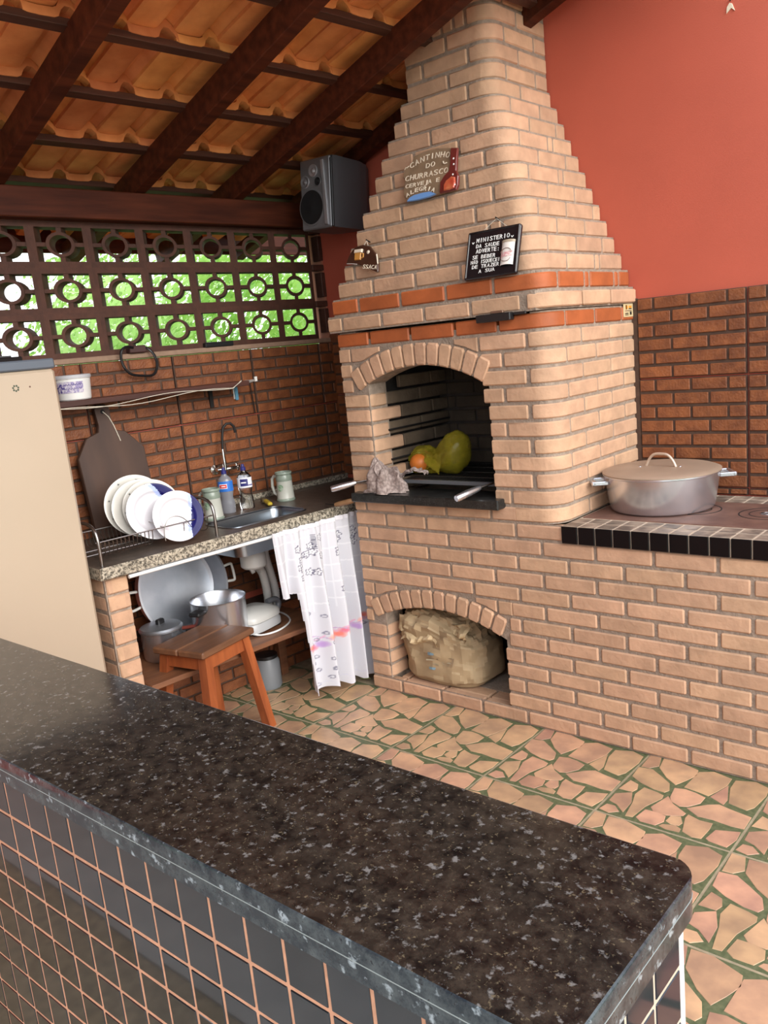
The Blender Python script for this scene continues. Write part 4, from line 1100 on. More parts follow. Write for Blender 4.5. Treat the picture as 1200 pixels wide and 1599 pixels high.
# curtain (printed white cotton)
def curtain():
    NU, NV_ = 170, 220; mb = MB()
    T0, T1 = -1.046, -.50; ZT = .822
    def zbot(u): return .045+.014*abs(math.sin(u*PI*7.0))+.012*math.sin(u*5)
    def pos(u, v):
        h_ = 1-v   # v 0 bottom
        amp = .008+.032*min(1, h_*1.8)
        t = T0+(T1-T0)*u + .012*math.sin(u*21)*h_ - .05*h_*(.5-u)*(-.4)
        n = .668+.022*h_+amp*math.sin(u*2*PI*5.5+.7*math.sin(u*9)+h_*.8)+.004*math.sin(u*2*PI*13+h_*3)*(1-h_*.5)
        z = zbot(u)+(ZT-zbot(u))*v
        return (n, t, z)
    cols = []
    for j in range(NV_):
        for i in range(NU): mb.v.append(pos(i/(NU-1), j/(NV_-1)))
    for j in range(NV_-1):
        for i in range(NU-1):
            u = (i+.5)/(NU-1); z = mb.v[j*NU+i][2]
            if u < .155+.03*(1-(z-.04)/.5) and z < .535: continue
            mb.f.append((j*NU+i, j*NU+i+1, (j+1)*NU+i+1, (j+1)*NU+i)); mb.m.append(0)
    random.seed(11)
    flowers = [(.17+.27*random.random()+.02, .60+.16*random.random()) for _ in range(13)]+[(.80+.10*random.random(), .66+.10*random.random()) for _ in range(5)]+[(.60+.08*random.random(), .66+.08*random.random()) for _ in range(4)]+[(.93+.05*random.random(), .45+.2*random.random()) for _ in range(6)]+[(.62, .50), (.44, .46)]
    rings = [(.22+.75*random.random(), .06+.36*random.random()) for _ in range(30)]
    buds = [(.20, .285), (.29, .255), (.34, .27), (.40, .30), (.55, .29), (.58, .31), (.67, .31), (.76, .33), (.86, .325), (.235, .275), (.26, .265), (.47, .285), (.50, .275), (.49, .305), (.72, .30), (.80, .315), (.93, .315), (.96, .325), (.945, .31), (.63, .295)]
    def col(u, z):
        s_ = .55
        c = [.74, .74, .79]
        # woven checks
        if z > .42 and (abs((u*9) % 1-.5) > .465 or abs((z*13) % 1-.5) > .455): c = [.84, .84, .88]
        for fu, fz in flowers:
            d = math.hypot((u-fu)*s_, z-fz); a = math.atan2(z-fz, (u-fu)*s_); rr_ = .013*(1+.28*math.cos(5*a))
            if abs(d-rr_) < .0022: c = [.16, .15, .22]
            elif d < rr_: c = [.86, .86, .89]
            if d < .0028: c = [.25, .24, .3]
        for fu, fz in rings:
            d = math.hypot((u-fu)*s_, z-fz)
            if abs(d-.0065) < .0020: c = [.30, .30, .38]
        for k, (fu, fz) in enumerate(buds):
            d = math.hypot((u-fu)*s_, (z-fz)*1.1)+.006*noise.noise(Vector((u*60, z*60, k)))
            if d < .019: 
                q = [(.95, .25, .18), (.85, .20, .30), (.55, .35, .70), (.98, .45, .35)][k % 4]; w_ = .95*min(1, 1.5-1.5*d/.024)
                c = [c[i]*(1-w_)+q[i]*w_ for i in range(3)]
        vine = .28+.05*u+.012*math.sin(u*26)
        if abs(z-vine) < .0022: c = [.60, .45, .66]
        if abs(z-vine-.014*math.sin(u*55)) < .004 and noise.noise(Vector((u*30, 3, z*20))) > .1: c = [.80, .50, .66]
        for q in range(2):
            if abs(u-(.385+q*.43)) < .018 and abs(z-(.745-q*.02)) < .035 and (z*160) % 1 > .45: c = [.13, .13, .18]
        if z < .11 and abs(math.sin(u*60)*.01+.085-z) < .0018: c = [.7, .7, .8]
        return c
    me = mb.mesh('curtain_fabric', M_CURT, 80)
    at = me.color_attributes.new('print', 'FLOAT_COLOR', 'POINT')
    buf = []
    for j in range(NV_):
        for i in range(NU):
            u = i/(NU-1); z = mb.v[j*NU+i][2]; buf += col(u, z)+[1]
    at.data.foreach_set('color', buf)
    ct = thing('sink_curtain', 'white printed cotton curtain hanging under the sink counter', 'curtain', O, -S)
    obj('fabric', me, ct)
    hm = MB(); hm.grid(lambda u, v: (lambda p: (p[0]+.0035+.003*math.sin(u*140), p[1], p[2]+(-.016+.02*v)))(pos(u, 1)), 120, 3); hm.build('gathered_header', mat('white_cotton', (.72, .71, .75), .9), ct, 80)
    return ct
M_CURT = bpy.data.materials.new('printed_cotton'); M_CURT.use_nodes = True
_n = M_CURT.node_tree.nodes; _l = M_CURT.node_tree.links; _a = _n.new('ShaderNodeAttribute'); _a.attribute_name = 'print'
_b = _n['Principled BSDF']; _b.inputs['Roughness'].default_value = .9; _l.new(_a.outputs['Color'], _b.inputs['Base Color'])
_t = _n.new('ShaderNodeBsdfTranslucent'); _l.new(_a.outputs['Color'], _t.inputs[0]); _m = _n.new('ShaderNodeMixShader'); _m.inputs[0].default_value = .22
_l.new(_b.outputs[0], _m.inputs[1]); _l.new(_t.outputs[0], _m.inputs[2]); _l.new(_m.outputs[0], _n['Material Output'].inputs[0])
curtain()
# fallen leaf
lf = MB(); lf.grid(lambda u, v: ((u-.5)*.055, math.sin(PI*u)*(v-.5)*.03, .003+.010*math.sin(u*2.5)*abs(v-.5)*2), 9, 3)
o = lf.build('fallen_leaf', mat('pale_leaf', (.30, .36, .14), .6), None, 60, loc=(-.035, .055, .001), rot=(0, 0, .5)); o.location = L(.655, -.60, .002); tag(o, 'small green leaf fallen on the floor by the curtain hem', 'leaf')

# stool
sq_ = L(.570, -1.380, 0); ang = math.radians(15)-S
stl = thing('wooden_stool', 'four legged wooden stool with a worn square seat before the sink', 'stool', sq_, ang)
HS = .455; sw_, sd_ = .137, .160
MB().box(-sw_, sw_*.0-.002, -sd_, sd_, HS-.028, HS, .006).build('seat_board', M_STOOLT, stl)
MB().box(.001, sw_, -sd_, sd_, HS-.028, HS, .006).build('seat_board', M_STOOLT, stl)
for sx_ in (1, -1):
    for sy_ in (1, -1):
        p0 = Vector((sx_*(sw_-.035), sy_*(sd_-.045), HS-.0285)); p1 = Vector((sx_*(sw_+.005), sy_*(sd_+.010), 0)); a = .020
        vs = [(p.x+dx*a, p.y+dy*a, p.z) for p in (p1, p0) for dx, dy in ((-1, -1), (1, -1), (1, 1), (-1, 1))]
        MB().add(vs, [(0, 3, 2, 1), (4, 5, 6, 7), (0, 1, 5, 4), (1, 2, 6, 5), (2, 3, 7, 6), (3, 0, 4, 7)]).build('leg', M_STOOL, stl)
for sx_ in (1, -1): MB().box(sx_*(sw_-.031)-.010, sx_*(sw_-.031)+.010, -sd_+.055, sd_-.055, HS-.088, HS-.029, .002).build('apron', M_STOOL, stl)
for sy_ in (1, -1): MB().box(-sw_+.045, sw_-.045, sy_*(sd_-.041)-.010, sy_*(sd_-.041)+.010, HS-.088, HS-.029, .002).build('apron', M_STOOL, stl)

# ================================================================== ON THE BARBECUE
# charcoal sack
def crumple(p, f, a, seed):
    n = noise.noise(Vector(p)*f+Vector((seed, 0, 0))); m_ = noise.noise(Vector(p)*f*2.3+Vector((0, seed, 0)))
    return a*((1-2*abs(n))+.5*(1-2*abs(m_)))
sack = thing('paper_sack', 'crumpled brown paper charcoal sack slumped in the arched wood niche', 'sack', (.345, .185, .0655), 0)
def sackf(u, v):
    a = 2*PI*u; c, s_ = math.cos(a), math.sin(a); e = .62
    prof = [(0, 0), (.92, .0), (1.0, .03), (1.02, .09), (1.0, .16), (.95, .21), (.86, .245), (.74, .275), (.5, .298), (.26, .306), (0, .300)]
    q = v*(len(prof)-1); i = min(int(q), len(prof)-2); f = q-i; r = prof[i][0]*(1-f)+prof[i+1][0]*f; z = prof[i][1]*(1-f)+prof[i+1][1]*f
    x = .205*r*(abs(c)**e)*(1 if c > 0 else -1); y = .140*r*(abs(s_)**e)*(1 if s_ > 0 else -1)
    z *= 1+.10*(-x/.2)-.16*max(0, x/.2)
    k = min(1, max(0, (z-.12)/.1))
    d = crumple((x, y, z), 8, .012+.010*k if z > .02 else .004, 3)+crumple((x, y*1.4, z*.8), 19, .006+.010*k if z > .02 else .001, 8)
    x += d*c; y += d*s_; z = max(z+(d*.8 if z > .05 else 0), 0)
    return (x, y, z)
MB().grid(sackf, 64, 40, True).build('body', M_SACK, sack, 12)
def flap(seed, cx, cy, cz, wx, wz, lean, nm):
    def f(u, v):
        x = (u-.5)*wx*(1-.15*v); z = v*wz*(.75+.35*noise.noise(Vector((u*3.1, seed, 1)))); 
        y = -lean*v+.045*noise.noise(Vector((u*4, v*3, seed)))+.016*noise.noise(Vector((u*11, v*9, seed)))
        return (cx+x+.01*noise.noise(Vector((v*5, u*4, seed))), cy+y, cz+z)
    mb = MB().grid(f, 18, 10); mb.build(nm, mat('pale_kraft_paper', (.60, .46, .28), .75, c2=(.46, .34, .19), scale=8), sack, 10)
flap(1, -.075, -.125, .300, .24, -.150, .030, 'torn_flap'); flap(2, .085, -.105, .285, .19, -.10, .030, 'torn_flap')
flap(5, -.13, -.06, .315, .15, -.12, .06, 'torn_flap'); flap(7, .0, -.07, .245, .32, .08, -.03, 'folded_rim')
mbp = MB(); random.seed(5)
def onsack(x, z):
    # front surface point by search along the ring
    best = None
    for ui in range(216, 325):
        for vi in range(10, 60):
            p = sackf(ui/360, vi/100)
            d = (p[0]-x)**2+(p[2]-z)**2
            if best is None or d < best[0]: best = (d, p)
    p = best[1]; return (p[0], p[1]-.0035, p[2])
strips = [(.0, .150, .04, .013, 0), (.002, .128, .06, .003, 1), (.075, .138, .055, .003, 1), (.002, .119, .06, .003, 2), (.002, .110, .06, .003, 2), (.002, .101, .06, .003, 2), (.075, .115, .05, .003, 2), (.108, .122, .006, .035, 1), (-.005, .080, .032, .014, 0), (.075, .106, .05, .003, 2)]
for k in (0, 1, 2):
    mbp = MB()
    for x, z, wx, wz, kk in strips:
        if kk != k: continue
        g = [[onsack(x-wx/2+wx*i/3, z-wz/2+wz*j) for i in range(4)] for j in range(2)]
        mbp.add(g[0]+g[1], [(i, i+1, 5+i, 4+i) for i in range(3)])
    mbp.build('print_block', [M_SACKB, mat('faded_brown_print', (.25, .17, .10), .8), mat('faded_tan_print', (.40, .33, .22), .8)][k], sack)
# crumpled cloth on the slab
cth = thing('crumpled_cloth', 'crumpled stained cloth on the left end of the firebox slab', 'cloth', (.185, .015, .9375), 0)
def clothf(u, v, sd=0, R=1.0, H=.105):
    a = 2*PI*u; q = v**.85
    pl = math.sin(6*a+2.6*noise.noise(Vector((math.cos(a)*1.5, math.sin(a)*1.5, v*2.2+sd)))+3*v)
    pl = math.copysign(abs(pl)**.7, pl)
    r = (.012+q*(1+.20*pl*min(1, v*2)))*R; z = H*(1-q**3.2)+.022*pl*v*(1-v)*2
    x = .098*r*math.cos(a)-.018*(1-v); y = .062*r*math.sin(a)
    p = Vector((x*17, y*17, z*17+sd)); k = min(1, z/.03+.15)
    x += .030*k*noise.noise(p)+.007*noise.noise(p*2.3); y += .016*k*noise.noise(p+Vector((9, 3, 1)))+.006*noise.noise(p*2.3+Vector((4, 0, 0))); z += .034*k*noise.noise(p+Vector((2, 7, 5)))
    return (x, min(y, .085), max(z, .0008))
MB().grid(clothf, 120, 40, True).build('heap', M_CLOTH, cth, 60)
MB().grid(lambda u, v: (lambda q: (q[0]*.72-.012, q[1]*.75-.018, q[2]+.004))(clothf(u, v, 5.3, .85, .125)), 90, 30, True).build('upper_fold', M_CLOTH, cth, 60)
MB().grid(lambda u, v: (.03+.16*u, .03+.03*(v-.5)+.02*u+.012*noise.noise(Vector((u*9, v*5, 2))), .045+.055*math.sin(u*2.4)+.014*noise.noise(Vector((u*8, v*6, 9)))-.02*abs(v-.5)), 24, 10).build('loose_corner', M_CLOTH, cth, 40)
# grill grate
gr = thing('grill_grate', 'black iron grill grate inside the brick firebox', 'grill', (.47, .30, .972), 0)
MB().box(-.26, .26, -.235, -.215, -.004, .012, .002).build('front_bar', M_GREYP, gr)
MB().box(-.26, .26, .215, .235, -.004, .012, .002).build('rear_bar', M_IRON2, gr)
for i in range(27):
    x = -.252+i*.504/26; MB().box(x-.0045, x+.0045, -.215, .215, 0, .007, .001).build('bar', M_IRON2, gr)
for y in (-.12, 0, .12): MB().box(-.255, .255, y-.003, y+.003, .007, .010).build('cross_bar', mat('worn_steel', (.12, .11, .10), .4, metal=.8), gr)
for sx_ in (-.25, .25):
    for sy_ in (-.22, .22): MB().box(sx_-.008, sx_+.008, sy_-.008, sy_+.008, -.034, -.003).build('foot', M_IRON2, gr)
# orange in a yellow plastic bag
org = thing('orange', 'orange wrapped in the yellow plastic bag in the firebox', 'fruit', (.215, .225, 1.030), 0)
MB().lathe([(.046*math.sin(PI*i/16), -.044*math.cos(PI*i/16)) for i in range(17)], 28).build('peel', M_ORANGE, org, 60)
MB().lathe([(0, .0), (.006, 0), (.004, .003), (0, .003)], 8).build('stem_button', M_GREEN, org, loc=(0, .0, .0435))
pbg = thing('plastic_bag', 'translucent yellow plastic bag knotted on the grill grate', 'bag', (.30, .255, .983), 0)
def bagf(u, v):
    a = 2*PI*u; 
    k = [(0, -.145), (.030, -.148), (.056, -.12), (.064, -.085), (.060, -.05), (.042, -.015), (.054, .015), (.078, .055), (.088, .095), (.074, .135), (.04, .16), (0, .168)]
    q = v*(len(k)-1); i = min(int(q), len(k)-2); f = q-i; r = k[i][0]*(1-f)+k[i+1][0]*f; x = k[i][1]*(1-f)+k[i+1][1]*f
    r *= 1+.16*math.sin(9*a+2*noise.noise(Vector((x*20, 0, 3))))*math.exp(-((x+.01)/.045)**2)+.05*math.sin(5*a+x*40)
    y = r*math.cos(a)*.8; z = r*math.sin(a)
    d = crumple((x, y, z), 9, .011, 4)+crumple((x*.5, y, z), 26, .0035, 6)-.006
    y += d*math.cos(a); z += d*math.sin(a)
    cz_ = .050+.36*max(0, x+.02); zz = cz_+z
    return (x, y, max(zz, .0))
MB().grid(bagf, 56, 44, True).build('film', M_BAGY, pbg, 50)
MB().grid(lambda u, v: (-.035+.085*v+.01*u, -.060+.015*math.sin(u*5)-.008*v, .105-.10*u*(.5+.5*v)+.01*noise.noise(Vector((u*8, v*6, 3)))), 16, 10).build('loose_film', M_BAGY, pbg, 50)
# forks
def fork(pts, label):
    f = thing('barbecue_fork', label, 'fork', pts[0], 0)
    a = Vector(pts[0]); b = Vector(pts[1]); c = Vector(pts[2]); d = (b-a)
    MB().tube([(0, 0, 0), d*.05, d*.5, d*.9, d], [.012, .0142, .0145, .0115, .009], 16).build('handle', M_ALU, f, 40)
    e = c-a; sd = d.cross(Vector((0, 0, 1))).normalized()
    MB().tube([d, (d+e)/2, e], .004, 6).build('shank', M_STEEL, f)
    ex = (e-d).normalized()
    for s_ in (-1, 1): MB().tube([e, e+ex*.03+sd*.010*s_, e+ex*.16+sd*.010*s_], [.004, .003, .002], 6).build('tine', M_STEEL, f)
fork([(.668, -.132, .957), (.700, -.015, .979), (.722, .06, .987)], 'aluminium handled barbecue fork sticking out at the slab\'s right end')
fork([(-.030, -.108, .964), (.050, -.03, .982), (.12, .035, .990)], 'aluminium handled barbecue fork sticking out left of the crumpled cloth')
wt = thing('kitchen_knife', 'worn wooden handled knife lying over the counter end beside the slab', 'knife', (-.062, -.062, .883), 0)
MB().tube([(0, 0, 0), (.02, .006, .003), (.06, .016, .012), (.085, .026, .018), (.092, .028, .020)], [.009, .012, .0125, .012, .007], 12).build('grip', M_HANDLEW, wt, 50)
MB().tube([(0, 0, 0), (-.05, .02, -.006), (-.12, .06, -.014)], [.004, .0035, .003], 6).build('shank', M_IRON2, wt)
# black holder on the tower front
kb = thing('match_holder', 'black box shaped holder fixed to the red brick band', 'holder', (.84, -.004, 1.622), 0)
MB().box(-.09, .06, -.030, 0, -.018, .010, .003).build('tray', M_BLACKP, kb); MB().box(.06, .115, -.012, .0, -.002, .008, .002).build('arm', M_BLACKP, kb)
MB().box(-.03, .025, -.020, 0, .010, .020, .002).build('clip', mat('brown_metal', (.25, .16, .11), .4, metal=.6), kb)
# sticker
sk_ = thing('maker_sticker', 'small yellowed sticker at the end of the red brick band', 'sticker', (W+.0006, .627, 1.604), 0)
MB().box(-.0004, .0008, -.044, .044, -.026, .026).build('paper', M_YLAB, sk_)
for y, z, wd, hg, m in ((-.014, .012, .020, .014, M_ORAN), (-.018, .012, .008, .018, M_BLACKP), (.018, .013, .026, .009, M_ORAN), (.018, .006, .026, .004, M_BLACKP), (0, -.002, .06, .003, M_IRON), (-.014, -.012, .03, .004, M_BLACKP), (-.014, -.018, .03, .003, M_BLACKP), (.022, -.012, .016, .013, M_BLACKP)):
    MB().box(.0007, .0011, y-wd/2, y+wd/2, z-hg/2, z+hg/2).build('print', m, sk_)

# ---- plaques on the hood; local x along the hood, local y up its slope
def plaque(name, label, y0, z0, nm='plaque'):
    p = thing(name, label, 'plaque', (0, y0, z0)); p.rotation_euler = (PI/2-math.atan(.325), 0, 0); return p
s1 = plaque('barbecue_plaque', 'brown ceramic plaque with raised cream words and red bottle on the hood', .106, 2.110)
MB().prism([(.372, -.004), (.352, .02), (.346, .06), (.352, .085), (.336, .10), (.339, .133), (.362, .14), (.375, .156), (.380, .178), (.43, .186), (.50, .184), (.560, .172), (.579, .166), (.60, .16), (.602, .06), (.60, -.002), (.52, -.006)], 0, .010, .003).build('board', M_SIGNB, s1)
MB().prism([(.574, .166), (.604, .160), (.607, .11), (.611, .069), (.624, .045), (.626, .010), (.62, -.006), (.541, -.006), (.537, .034), (.553, .058), (.573, .072), (.578, .11)], .006, .018, .004).build('bottle_relief', M_SIGNR, s1)
MB().prism([(.562, -.002), (.560, .02), (.570, .037), (.593, .048), (.611, .042), (.616, .02), (.612, .0), (.59, -.003)], .014, .023, .004).build('bottle_body', M_SIGNR2, s1)
for (x, y) in ((.593, .118), (.597, .095), (.598, .055), (.613, .012), (.59, .004)): MB().lathe([(.0, .003), (.0035, .001), (.004, 0)], 8, c=(x, y, .0185)).build('glint_dab', M_LETTERW, s1)
MB().prism([(.376, -.008), (.388, .005), (.41, .012), (.45, .014), (.49, .011), (.522, -.004), (.49, -.010), (.43, -.012)], .008, .017, .003).build('blue_base', M_SBLUE, s1)
def word(s, x0, y0, x1, y1, hgt, m, parent, z=.0105, arc=0, nm='lettering'):
    n = len(s); 
    for i, ch in enumerate(s):
        if ch == ' ': continue
        f = (i+.5)/n; x = x0+(x1-x0)*f; y = y0+(y1-y0)*f+arc*(1-(2*f-1)**2)
        sl = math.atan2((y1-y0), (x1-x0))+(-arc*4*(2*f-1)/(x1-x0))*.9
        M = Matrix.Translation((x, y, z)) @ Matrix.Rotation(sl+rnd(.06), 4, 'Z')
        wch = (x1-x0)/n*.80*(.24 if ch in 'I:!' else 1)
        txt(ch, hgt*1.22, m, parent, M, 'letter', wch, .0012)
random.seed(2)
word('CANTINHO', .370, .126, .566, .130, .026, M_LETTER, s1, arc=.018)
word('DO', .450, .112, .500, .113, .023, M_LETTER, s1)
word('CHURRASCO', .349, .080, .568, .073, .025, M_LETTER, s1)
word('CERVEJA E', .355, .050, .530, .045, .019, M_LETTER, s1)
word('ALEGRIA', .372, .006, .516, .000, .020, M_LETTER, s1, arc=.018, z=.0175)
MB().tube([(.341, .13, .009), (.349, .137, .012), (.356, .135, .012), (.364, .14, .012)], .0022, 5).build('tick_mark', M_LETTER, s1)
MB().tube([(.538, .122, .011), (.542, .113, .013), (.548, .110, .013), (.558, .112, .013)], .0026, 5).build('tick_mark', M_LETTER, s1)
s2 = plaque('notice_plaque', 'black ceramic plaque with white words and a white can on the hood', -.012, 1.757)
MB().prism(rrect(.703, .930, .003, .184, .008, 3), 0, .012, .003).build('board', M_SIGNK, s2)
rim = MB()
for a, b in (((.707, .008), (.926, .008)), ((.926, .008), (.922, .179)), ((.922, .179), (.707, .179)), ((.707, .179), (.709, .008))): rim.tube([(a[0], a[1], .012), (b[0], b[1], .012)], .004, 6)
rim.build('raised_rim', M_SIGNK, s2, 50)
def canf(u, v): a = PI*u; return (.886-.0275*math.cos(a)+.0*v, .036+.087*v, .010+.014*math.sin(a))
MB().grid(canf, 12, 2).build('can_relief', mat('can_white', (.82, .76, .70), .35), s2, 60)
MB().grid(lambda u, v: (.886-.029*math.cos(PI*u), .118+.009*v, .0105+.0145*math.sin(PI*u)), 12, 2).build('can_top', mat('can_tan', (.45, .36, .26), .4), s2, 60)
MB().grid(lambda u, v: (.886-.0278*math.cos(PI*(.12+.80*u)), .062+.018*v+.006*u, .0108+.0143*math.sin(PI*(.12+.80*u))), 12, 2).build('can_band', mat('pink_print', (.62, .22, .24), .4, c2=(.82, .66, .62), scale=140), s2, 60)
MB().tube([(.886-.022*math.cos(a*.35)*1, .079+.017*math.sin(a*.35), .0245) for a in range(10)], .0012, 4).build('can_arc', M_IRON, s2)
MB().tube([(.886-.020*math.cos(a*.35)*1, .060-.012*math.sin(a*.35), .0245) for a in range(10)], .0010, 4).build('can_arc', M_IRON, s2)
random.seed(4)
word('MINISTERIO', .741, .139, .888, .139, .019, M_LETTERW, s2, .0125)
word('DA SAUDE', .742, .119, .846, .116, .017, M_LETTERW, s2, .0125)
word('ADVERTE:', .744, .099, .850, .097, .018, M_LETTERW, s2, .0125)
word('SE BEBER', .731, .078, .834, .075, .017, M_LETTERW, s2, .0125)
word('NAO ISQUECEI', .726, .060, .856, .057, .016, M_LETTERW, s2, .0125)
txt('~', .016, M_LETTERW, s2, Matrix.Translation((.743, .069, .0125)), 'letter', .007)
word('DE TRAZER', .733, .042, .855, .040, .016, M_LETTERW, s2, .0125)
word('A SUA', .765, .023, .838, .023, .015, M_LETTERW, s2, .0125)
for x in (.728, .898):
    MB().tube([(x-.004, .143, .0125), (x, .137, .014), (x+.005, .143, .0125)], .0016, 5).build('tick_mark', M_LETTERW, s2)
MB().tube([(.765, .182, .008), (.816, .222, .006), (.868, .184, .008)], .0011, 5).build('hanging_string', M_STRING, s2)
MB().tube([(.816, .222, -.02), (.816, .224, .012)], .003, 6).build('nail', M_IRON2, s2)
s3 = plaque('broken_plaque', 'small broken brown plaque with a painted beer mug, left on the hood', .026, 1.852)
MB().prism([(.066, .058), (.074, .082), (.087, .105), (.109, .121), (.154, .125), (.192, .113), (.226, .080), (.247, .037), (.254, -.002), (.238, .0), (.213, .012), (.180, .029), (.152, .039), (.126, .048), (.09, .054)], 0, .011, .003).build('board', M_SIGNBR, s3)
MB().prism([(.118, .062), (.115, .094), (.150, .092), (.152, .060)], .009, .017, .002).build('mug_relief', M_AMBER, s3)
MB().prism([(.112, .092), (.114, .106), (.158, .104), (.156, .090)], .010, .020, .003).build('foam', M_LETTER, s3)
MB().tube([(.152, .086, .013), (.163, .084, .013), (.164, .070, .013), (.153, .066, .013)], .003, 6).build('mug_handle', M_AMBER, s3, 60)
MB().tube([(.236, .072, .010), (.243, .05, .010), (.248, .03, .010)], .003, 6).build('glint_rim', M_LETTER, s3)
MB().tube([(.07, .055, .009), (.10, .051, .010), (.13, .045, .010)], .0022, 5).build('chipped_edge', mat('pale_clay', (.5, .42, .38), .6), s3)
MB().lathe([(0, .004), (.007, .002), (.008, 0)], 10, c=(.188, .088, .011)).build('hole_ring', M_LETTER, s3)
word('SSACA', .165, .022, .246, .008, .020, M_LETTER, s3, .0115)
MB().tube([(.155, .12, .008), (.167, .142, .006), (.18, .118, .008)], .0013, 5).build('hanging_string', M_STRING, s3)
MB().tube([(.167, .142, -.015), (.167, .144, .010)], .003, 6).build('nail', M_IRON2, s3)

# speaker
spk = thing('loudspeaker', 'silver and black loudspeaker mounted high in the corner by the hood', 'loudspeaker', (-.405, .395, 2.297), -.03)
spk.rotation_euler = (math.radians(-3), math.radians(2.5), -.02)
def cabf(u, v):
    pass
prof = [(0, .0), (.03, -.002), (.19, .004), (.24, .016), (.272, .040)]
mb = MB(); vs = []
for d, ins in prof:
    for x, z in ((-.105+ins, -.16+ins*.4), (.105-ins*.6, -.16+ins*.4), (.105-ins*.6, .16-ins*.6), (-.105+ins, .16-ins*.6)): vs.append((x, d, z))
fs = []
for k in range(len(prof)-1):
    for i in range(4): j = (i+1) % 4; fs.append((k*4+i, k*4+j, (k+1)*4+j, (k+1)*4+i))
fs += [(0, 1, 2, 3), (16, 17, 18, 19)]
mb.add(vs, fs).build('cabinet', M_GREYP, spk)
MB().box(-.106, .100, -.014, 0, -.162, .160, .006).build('front_panel', M_SILV2, spk)
tr = MB().prism([(.064, -.148), (.082, -.150), (.078, -.05), (.068, .06), (.060, .145), (.046, .145), (.055, .05), (.060, -.05)], .013, .024, .004); tr.v = [(x, -z, y) for x, y, z in tr.v]; tr.build('silver_trim', M_SILV, spk, 30)
MB().box(.082, .108, -.011, .0, -.16, .15, .003).build('side_trim', M_BLACKP, spk)
def drv(cx, cz, r, m, nm, ring=M_SILV2):
    MB().lathe([(r*1.10, 0), (r*1.08, .005), (r*1.0, .006)], 32).xf(Matrix.Translation((cx, -.014, cz)) @ Matrix.Rotation(PI/2, 4, 'X')).build(nm+'_ring', ring, spk, 40)
    MB().lathe([(r, .006), (r*.55, .002), (r*.35, .006), (0, .009)], 32).xf(Matrix.Translation((cx, -.0145, cz)) @ Matrix.Rotation(PI/2, 4, 'X')).build(nm, m, spk, 40)
drv(-.028, -.06, .078, M_CONE, 'woofer'); drv(-.012, .105, .026, M_SILV, 'tweeter', M_SILV); drv(-.070, .060, .026, M_SILV2, 'midrange', M_SILV); drv(.020, .052, .019, M_CONE, 'bass_port')

# big pot
pot = thing('casserole_pot', 'wide aluminium casserole with dusty lid and side handles on the stove', 'pot', (1.268, .383, 13*HC+.0048), 0)
MB().lathe([(0, .0), (.180, 0), (.190, .006), (.196, .02), (.2125, .134), (.218, .137), (.218, .142), (.210, .142), (.192, .02), (.18, .008), (0, .006)], 72).build('body', M_ALU, pot, 30)
MB().lathe([(.219, .1425), (.2195, .147), (.213, .150), (.20, .1545), (.12, .158), (0, .159)], 72).build('lid', M_DUST, pot, 30)
MB().tube(smooth_pts([(-.062, .0, .158), (-.05, 0, .182), (-.03, 0, .202), (0, 0, .206), (.03, 0, .202), (.05, 0, .182), (.062, 0, .158)], 3), .0055, 8).build('lid_handle', mat('tan_metal', (.62, .50, .40), .4, metal=.5), pot, 60).rotation_euler = (0, 0, -.12)
for sx_ in (-.075, .075): MB().lathe([(0, .003), (.006, .002), (.007, 0)], 10, c=(sx_, -.02 if sx_ < 0 else .0, .158)).build('rivet', M_ALU, pot)
for a in (math.radians(214), math.radians(34)):
    hb = MB(); 
    hb.box(.205, .262, -.052, -.040, .108, .124, .003); hb.box(.205, .262, .040, .052, .108, .124, .003); hb.box(.250, .268, -.052, .052, .108, .124, .004)
    hb.xf(Matrix.Rotation(a, 4, 'Z')).build('side_handle', M_ALU, pot)
# nail with scrap high on the red wall
nl = thing('wall_nail', 'nail with a pale scrap of tape high on the red wall', 'nail', (1.447, D, 2.618), 0)
MB().tube([(0, 0, .02), (0, -.02, .022)], .0025, 6).build('shank', M_IRON2, nl)
MB().prism([(-.014, -.02), (-.012, .0), (-.003, .012), (.006, .008), (.016, -.018), (.004, -.006), (-.004, -.012)], 0, .004, .001).xf(Matrix.Rotation(PI/2, 4, 'X')).build('tape_scrap', mat('pale_tape', (.75, .66, .50), .5), nl)

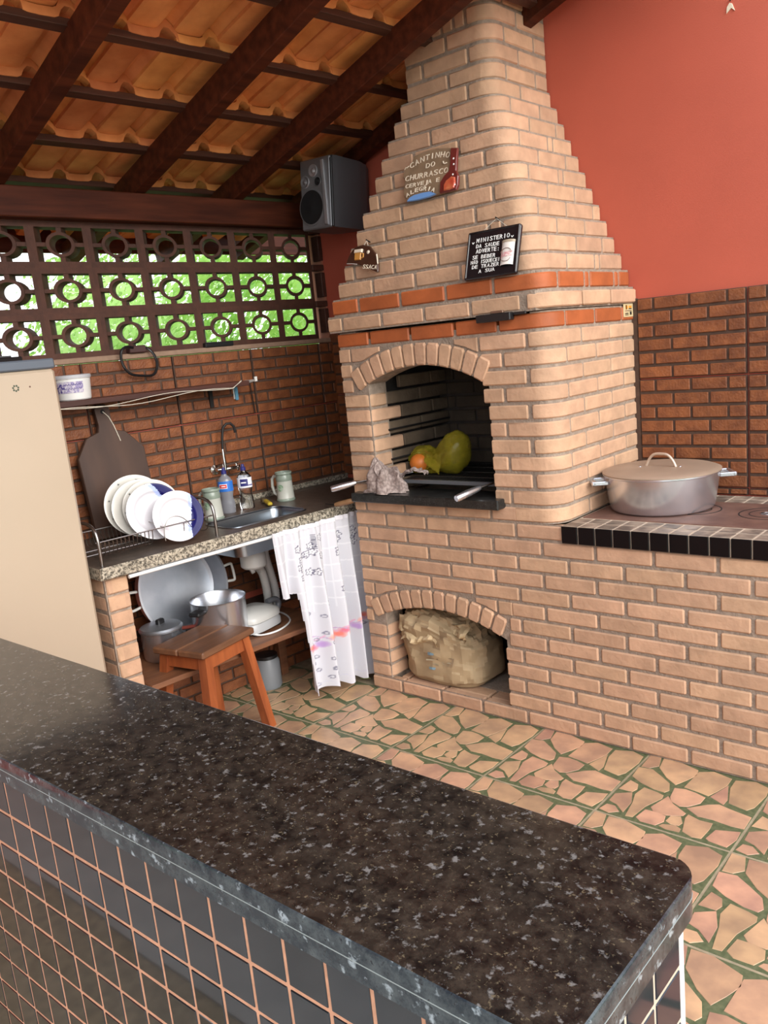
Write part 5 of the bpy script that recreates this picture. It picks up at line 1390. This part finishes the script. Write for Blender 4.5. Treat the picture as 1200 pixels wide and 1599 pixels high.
# ================================================================== OUTSIDE
gd = struct(MB().box(-40, 40, -40, 40, -.16, -.125).build('trim_1', M_GRASS)); gd.name = 'ground'; gd['kind'] = 'structure'
pv = MB().box(-1.2, 7, -12, -5.21, -.124, -.006).build('trim_2', M_PAVE); struct(pv)
def tree(loc, rad, hgt, n, m, label, seed, base=.5):
    tr_ = thing('garden_tree', label, 'tree', loc, 0)
    random.seed(seed)
    MB().tube([(0, 0, -.15), (.05, .02, base*.6), (0, .04, base+hgt*.4)], [.09, .07, .04], 8).build('trunk', M_TRUNK, tr_, 60)
    mb = MB()
    for i in range(n):
        a = random.uniform(0, 2*PI); u = random.uniform(-1, 1); rr_ = (random.uniform(.25, 1))**.5
        k = 1+.35*noise.noise(Vector((math.cos(a)*1.5, math.sin(a)*1.5, u*2+seed)))
        c = Vector((rad*rr_*k*math.cos(a)*math.sqrt(1-u*u), rad*rr_*k*math.sin(a)*math.sqrt(1-u*u), base+hgt*.5+hgt*.5*u*rr_*k))
        s_ = random.uniform(.018, .045); ax = Vector((rnd(1), rnd(1), rnd(1))).normalized(); bx_ = ax.orthogonal().normalized(); cx = ax.cross(bx_)
        p = [c-bx_*s_*1.3, c-bx_*s_*.2+cx*s_*.55, c+bx_*s_*1.3, c-bx_*s_*.2-cx*s_*.55]
        mb.add(p, [(0, 1, 2, 3)])
    stuff(mb.build('leaves', m, tr_))
    return tr_
spec = [(-3.0, .42, .66, 1.9, 'leafy garden tree seen through the left openwork columns'), (-3.0, 1.62, .68, 2.5, 'leafy garden tree seen through the middle openwork columns'),
        (-3.0, 2.85, .70, 2.6, 'leafy garden tree seen through the rightmost openwork columns'), (-4.7, 1.15, .85, 2.6, 'second row garden tree behind the openwork\'s left half'),
        (-4.7, 2.75, .85, 3.0, 'second row garden tree behind the openwork\'s middle'), (-4.7, 4.35, .85, 3.2, 'second row garden tree behind the openwork\'s right end'), (-4.6, -.55, .6, 1.6, 'low garden shrub tree toward the openwork\'s left end')]
for i, (n_, t_, rad, hh, lab) in enumerate(spec):
    q = L(n_, t_, 0); tree((q.x, q.y, -.125), rad, hh, 4600, M_LEAF2 if i % 2 == 0 else M_LEAF, lab, 20+i, .55)

# ------------------------------------------------------------------ pieces of parts go one level deeper
def nest(tname, pname, kids):
    for t in [o for o in COL.objects if o.parent is None and o.name.split('.')[0] == tname]:
        ps = [c for c in t.children if c.name.split('.')[0] == pname]
        if not ps: continue
        p = ps[0]; inv = p.matrix_basis.inverted()
        for c in list(t.children):
            if c != p and c.name.split('.')[0] in kids:
                m = inv @ c.matrix_basis; c.parent = p; c.matrix_basis = m
nest('casserole_pot', 'lid', ('lid_handle', 'rivet')); nest('cooking_pot', 'lid', ('lid_knob',))
nest('refrigerator', 'door', ('handle', 'door_emblem', 'screw'))
nest('detergent_bottle', 'label', ('label_oval', 'label_mark', 'label_stripe', 'label_white', 'label_red'))
nest('barbecue_plaque', 'bottle_relief', ('bottle_body', 'glint_dab')); nest('notice_plaque', 'can_relief', ('can_top', 'can_band', 'can_arc'))
nest('broken_plaque', 'mug_relief', ('foam', 'mug_handle')); nest('beer_mug', 'body', ('emblem',)); nest('ice_cream_tub', 'label', ('grape_print', 'script_print'))
nest('loudspeaker', 'front_panel', ('woofer', 'woofer_ring', 'tweeter', 'tweeter_ring', 'midrange', 'midrange_ring', 'bass_port', 'bass_port_ring', 'silver_trim'))
nest('kitchen_tap', 'body', ('cross_handle',)); nest('cutting_board', 'board', ('hang_hole',)); nest('maker_sticker', 'paper', ('print',)); nest('stove_top', 'iron_plate', ('burner_ring', 'burner_lifter'))
nest('paper_sack', 'body', ('print_block',)); nest('dinner_plate', 'body', ('leaf_print',)); nest('sink_counter', 'basin', ('basin_rim', 'trap'))
nest('bar_counter', 'granite_top', ('glue_line', 'granite_edge'))
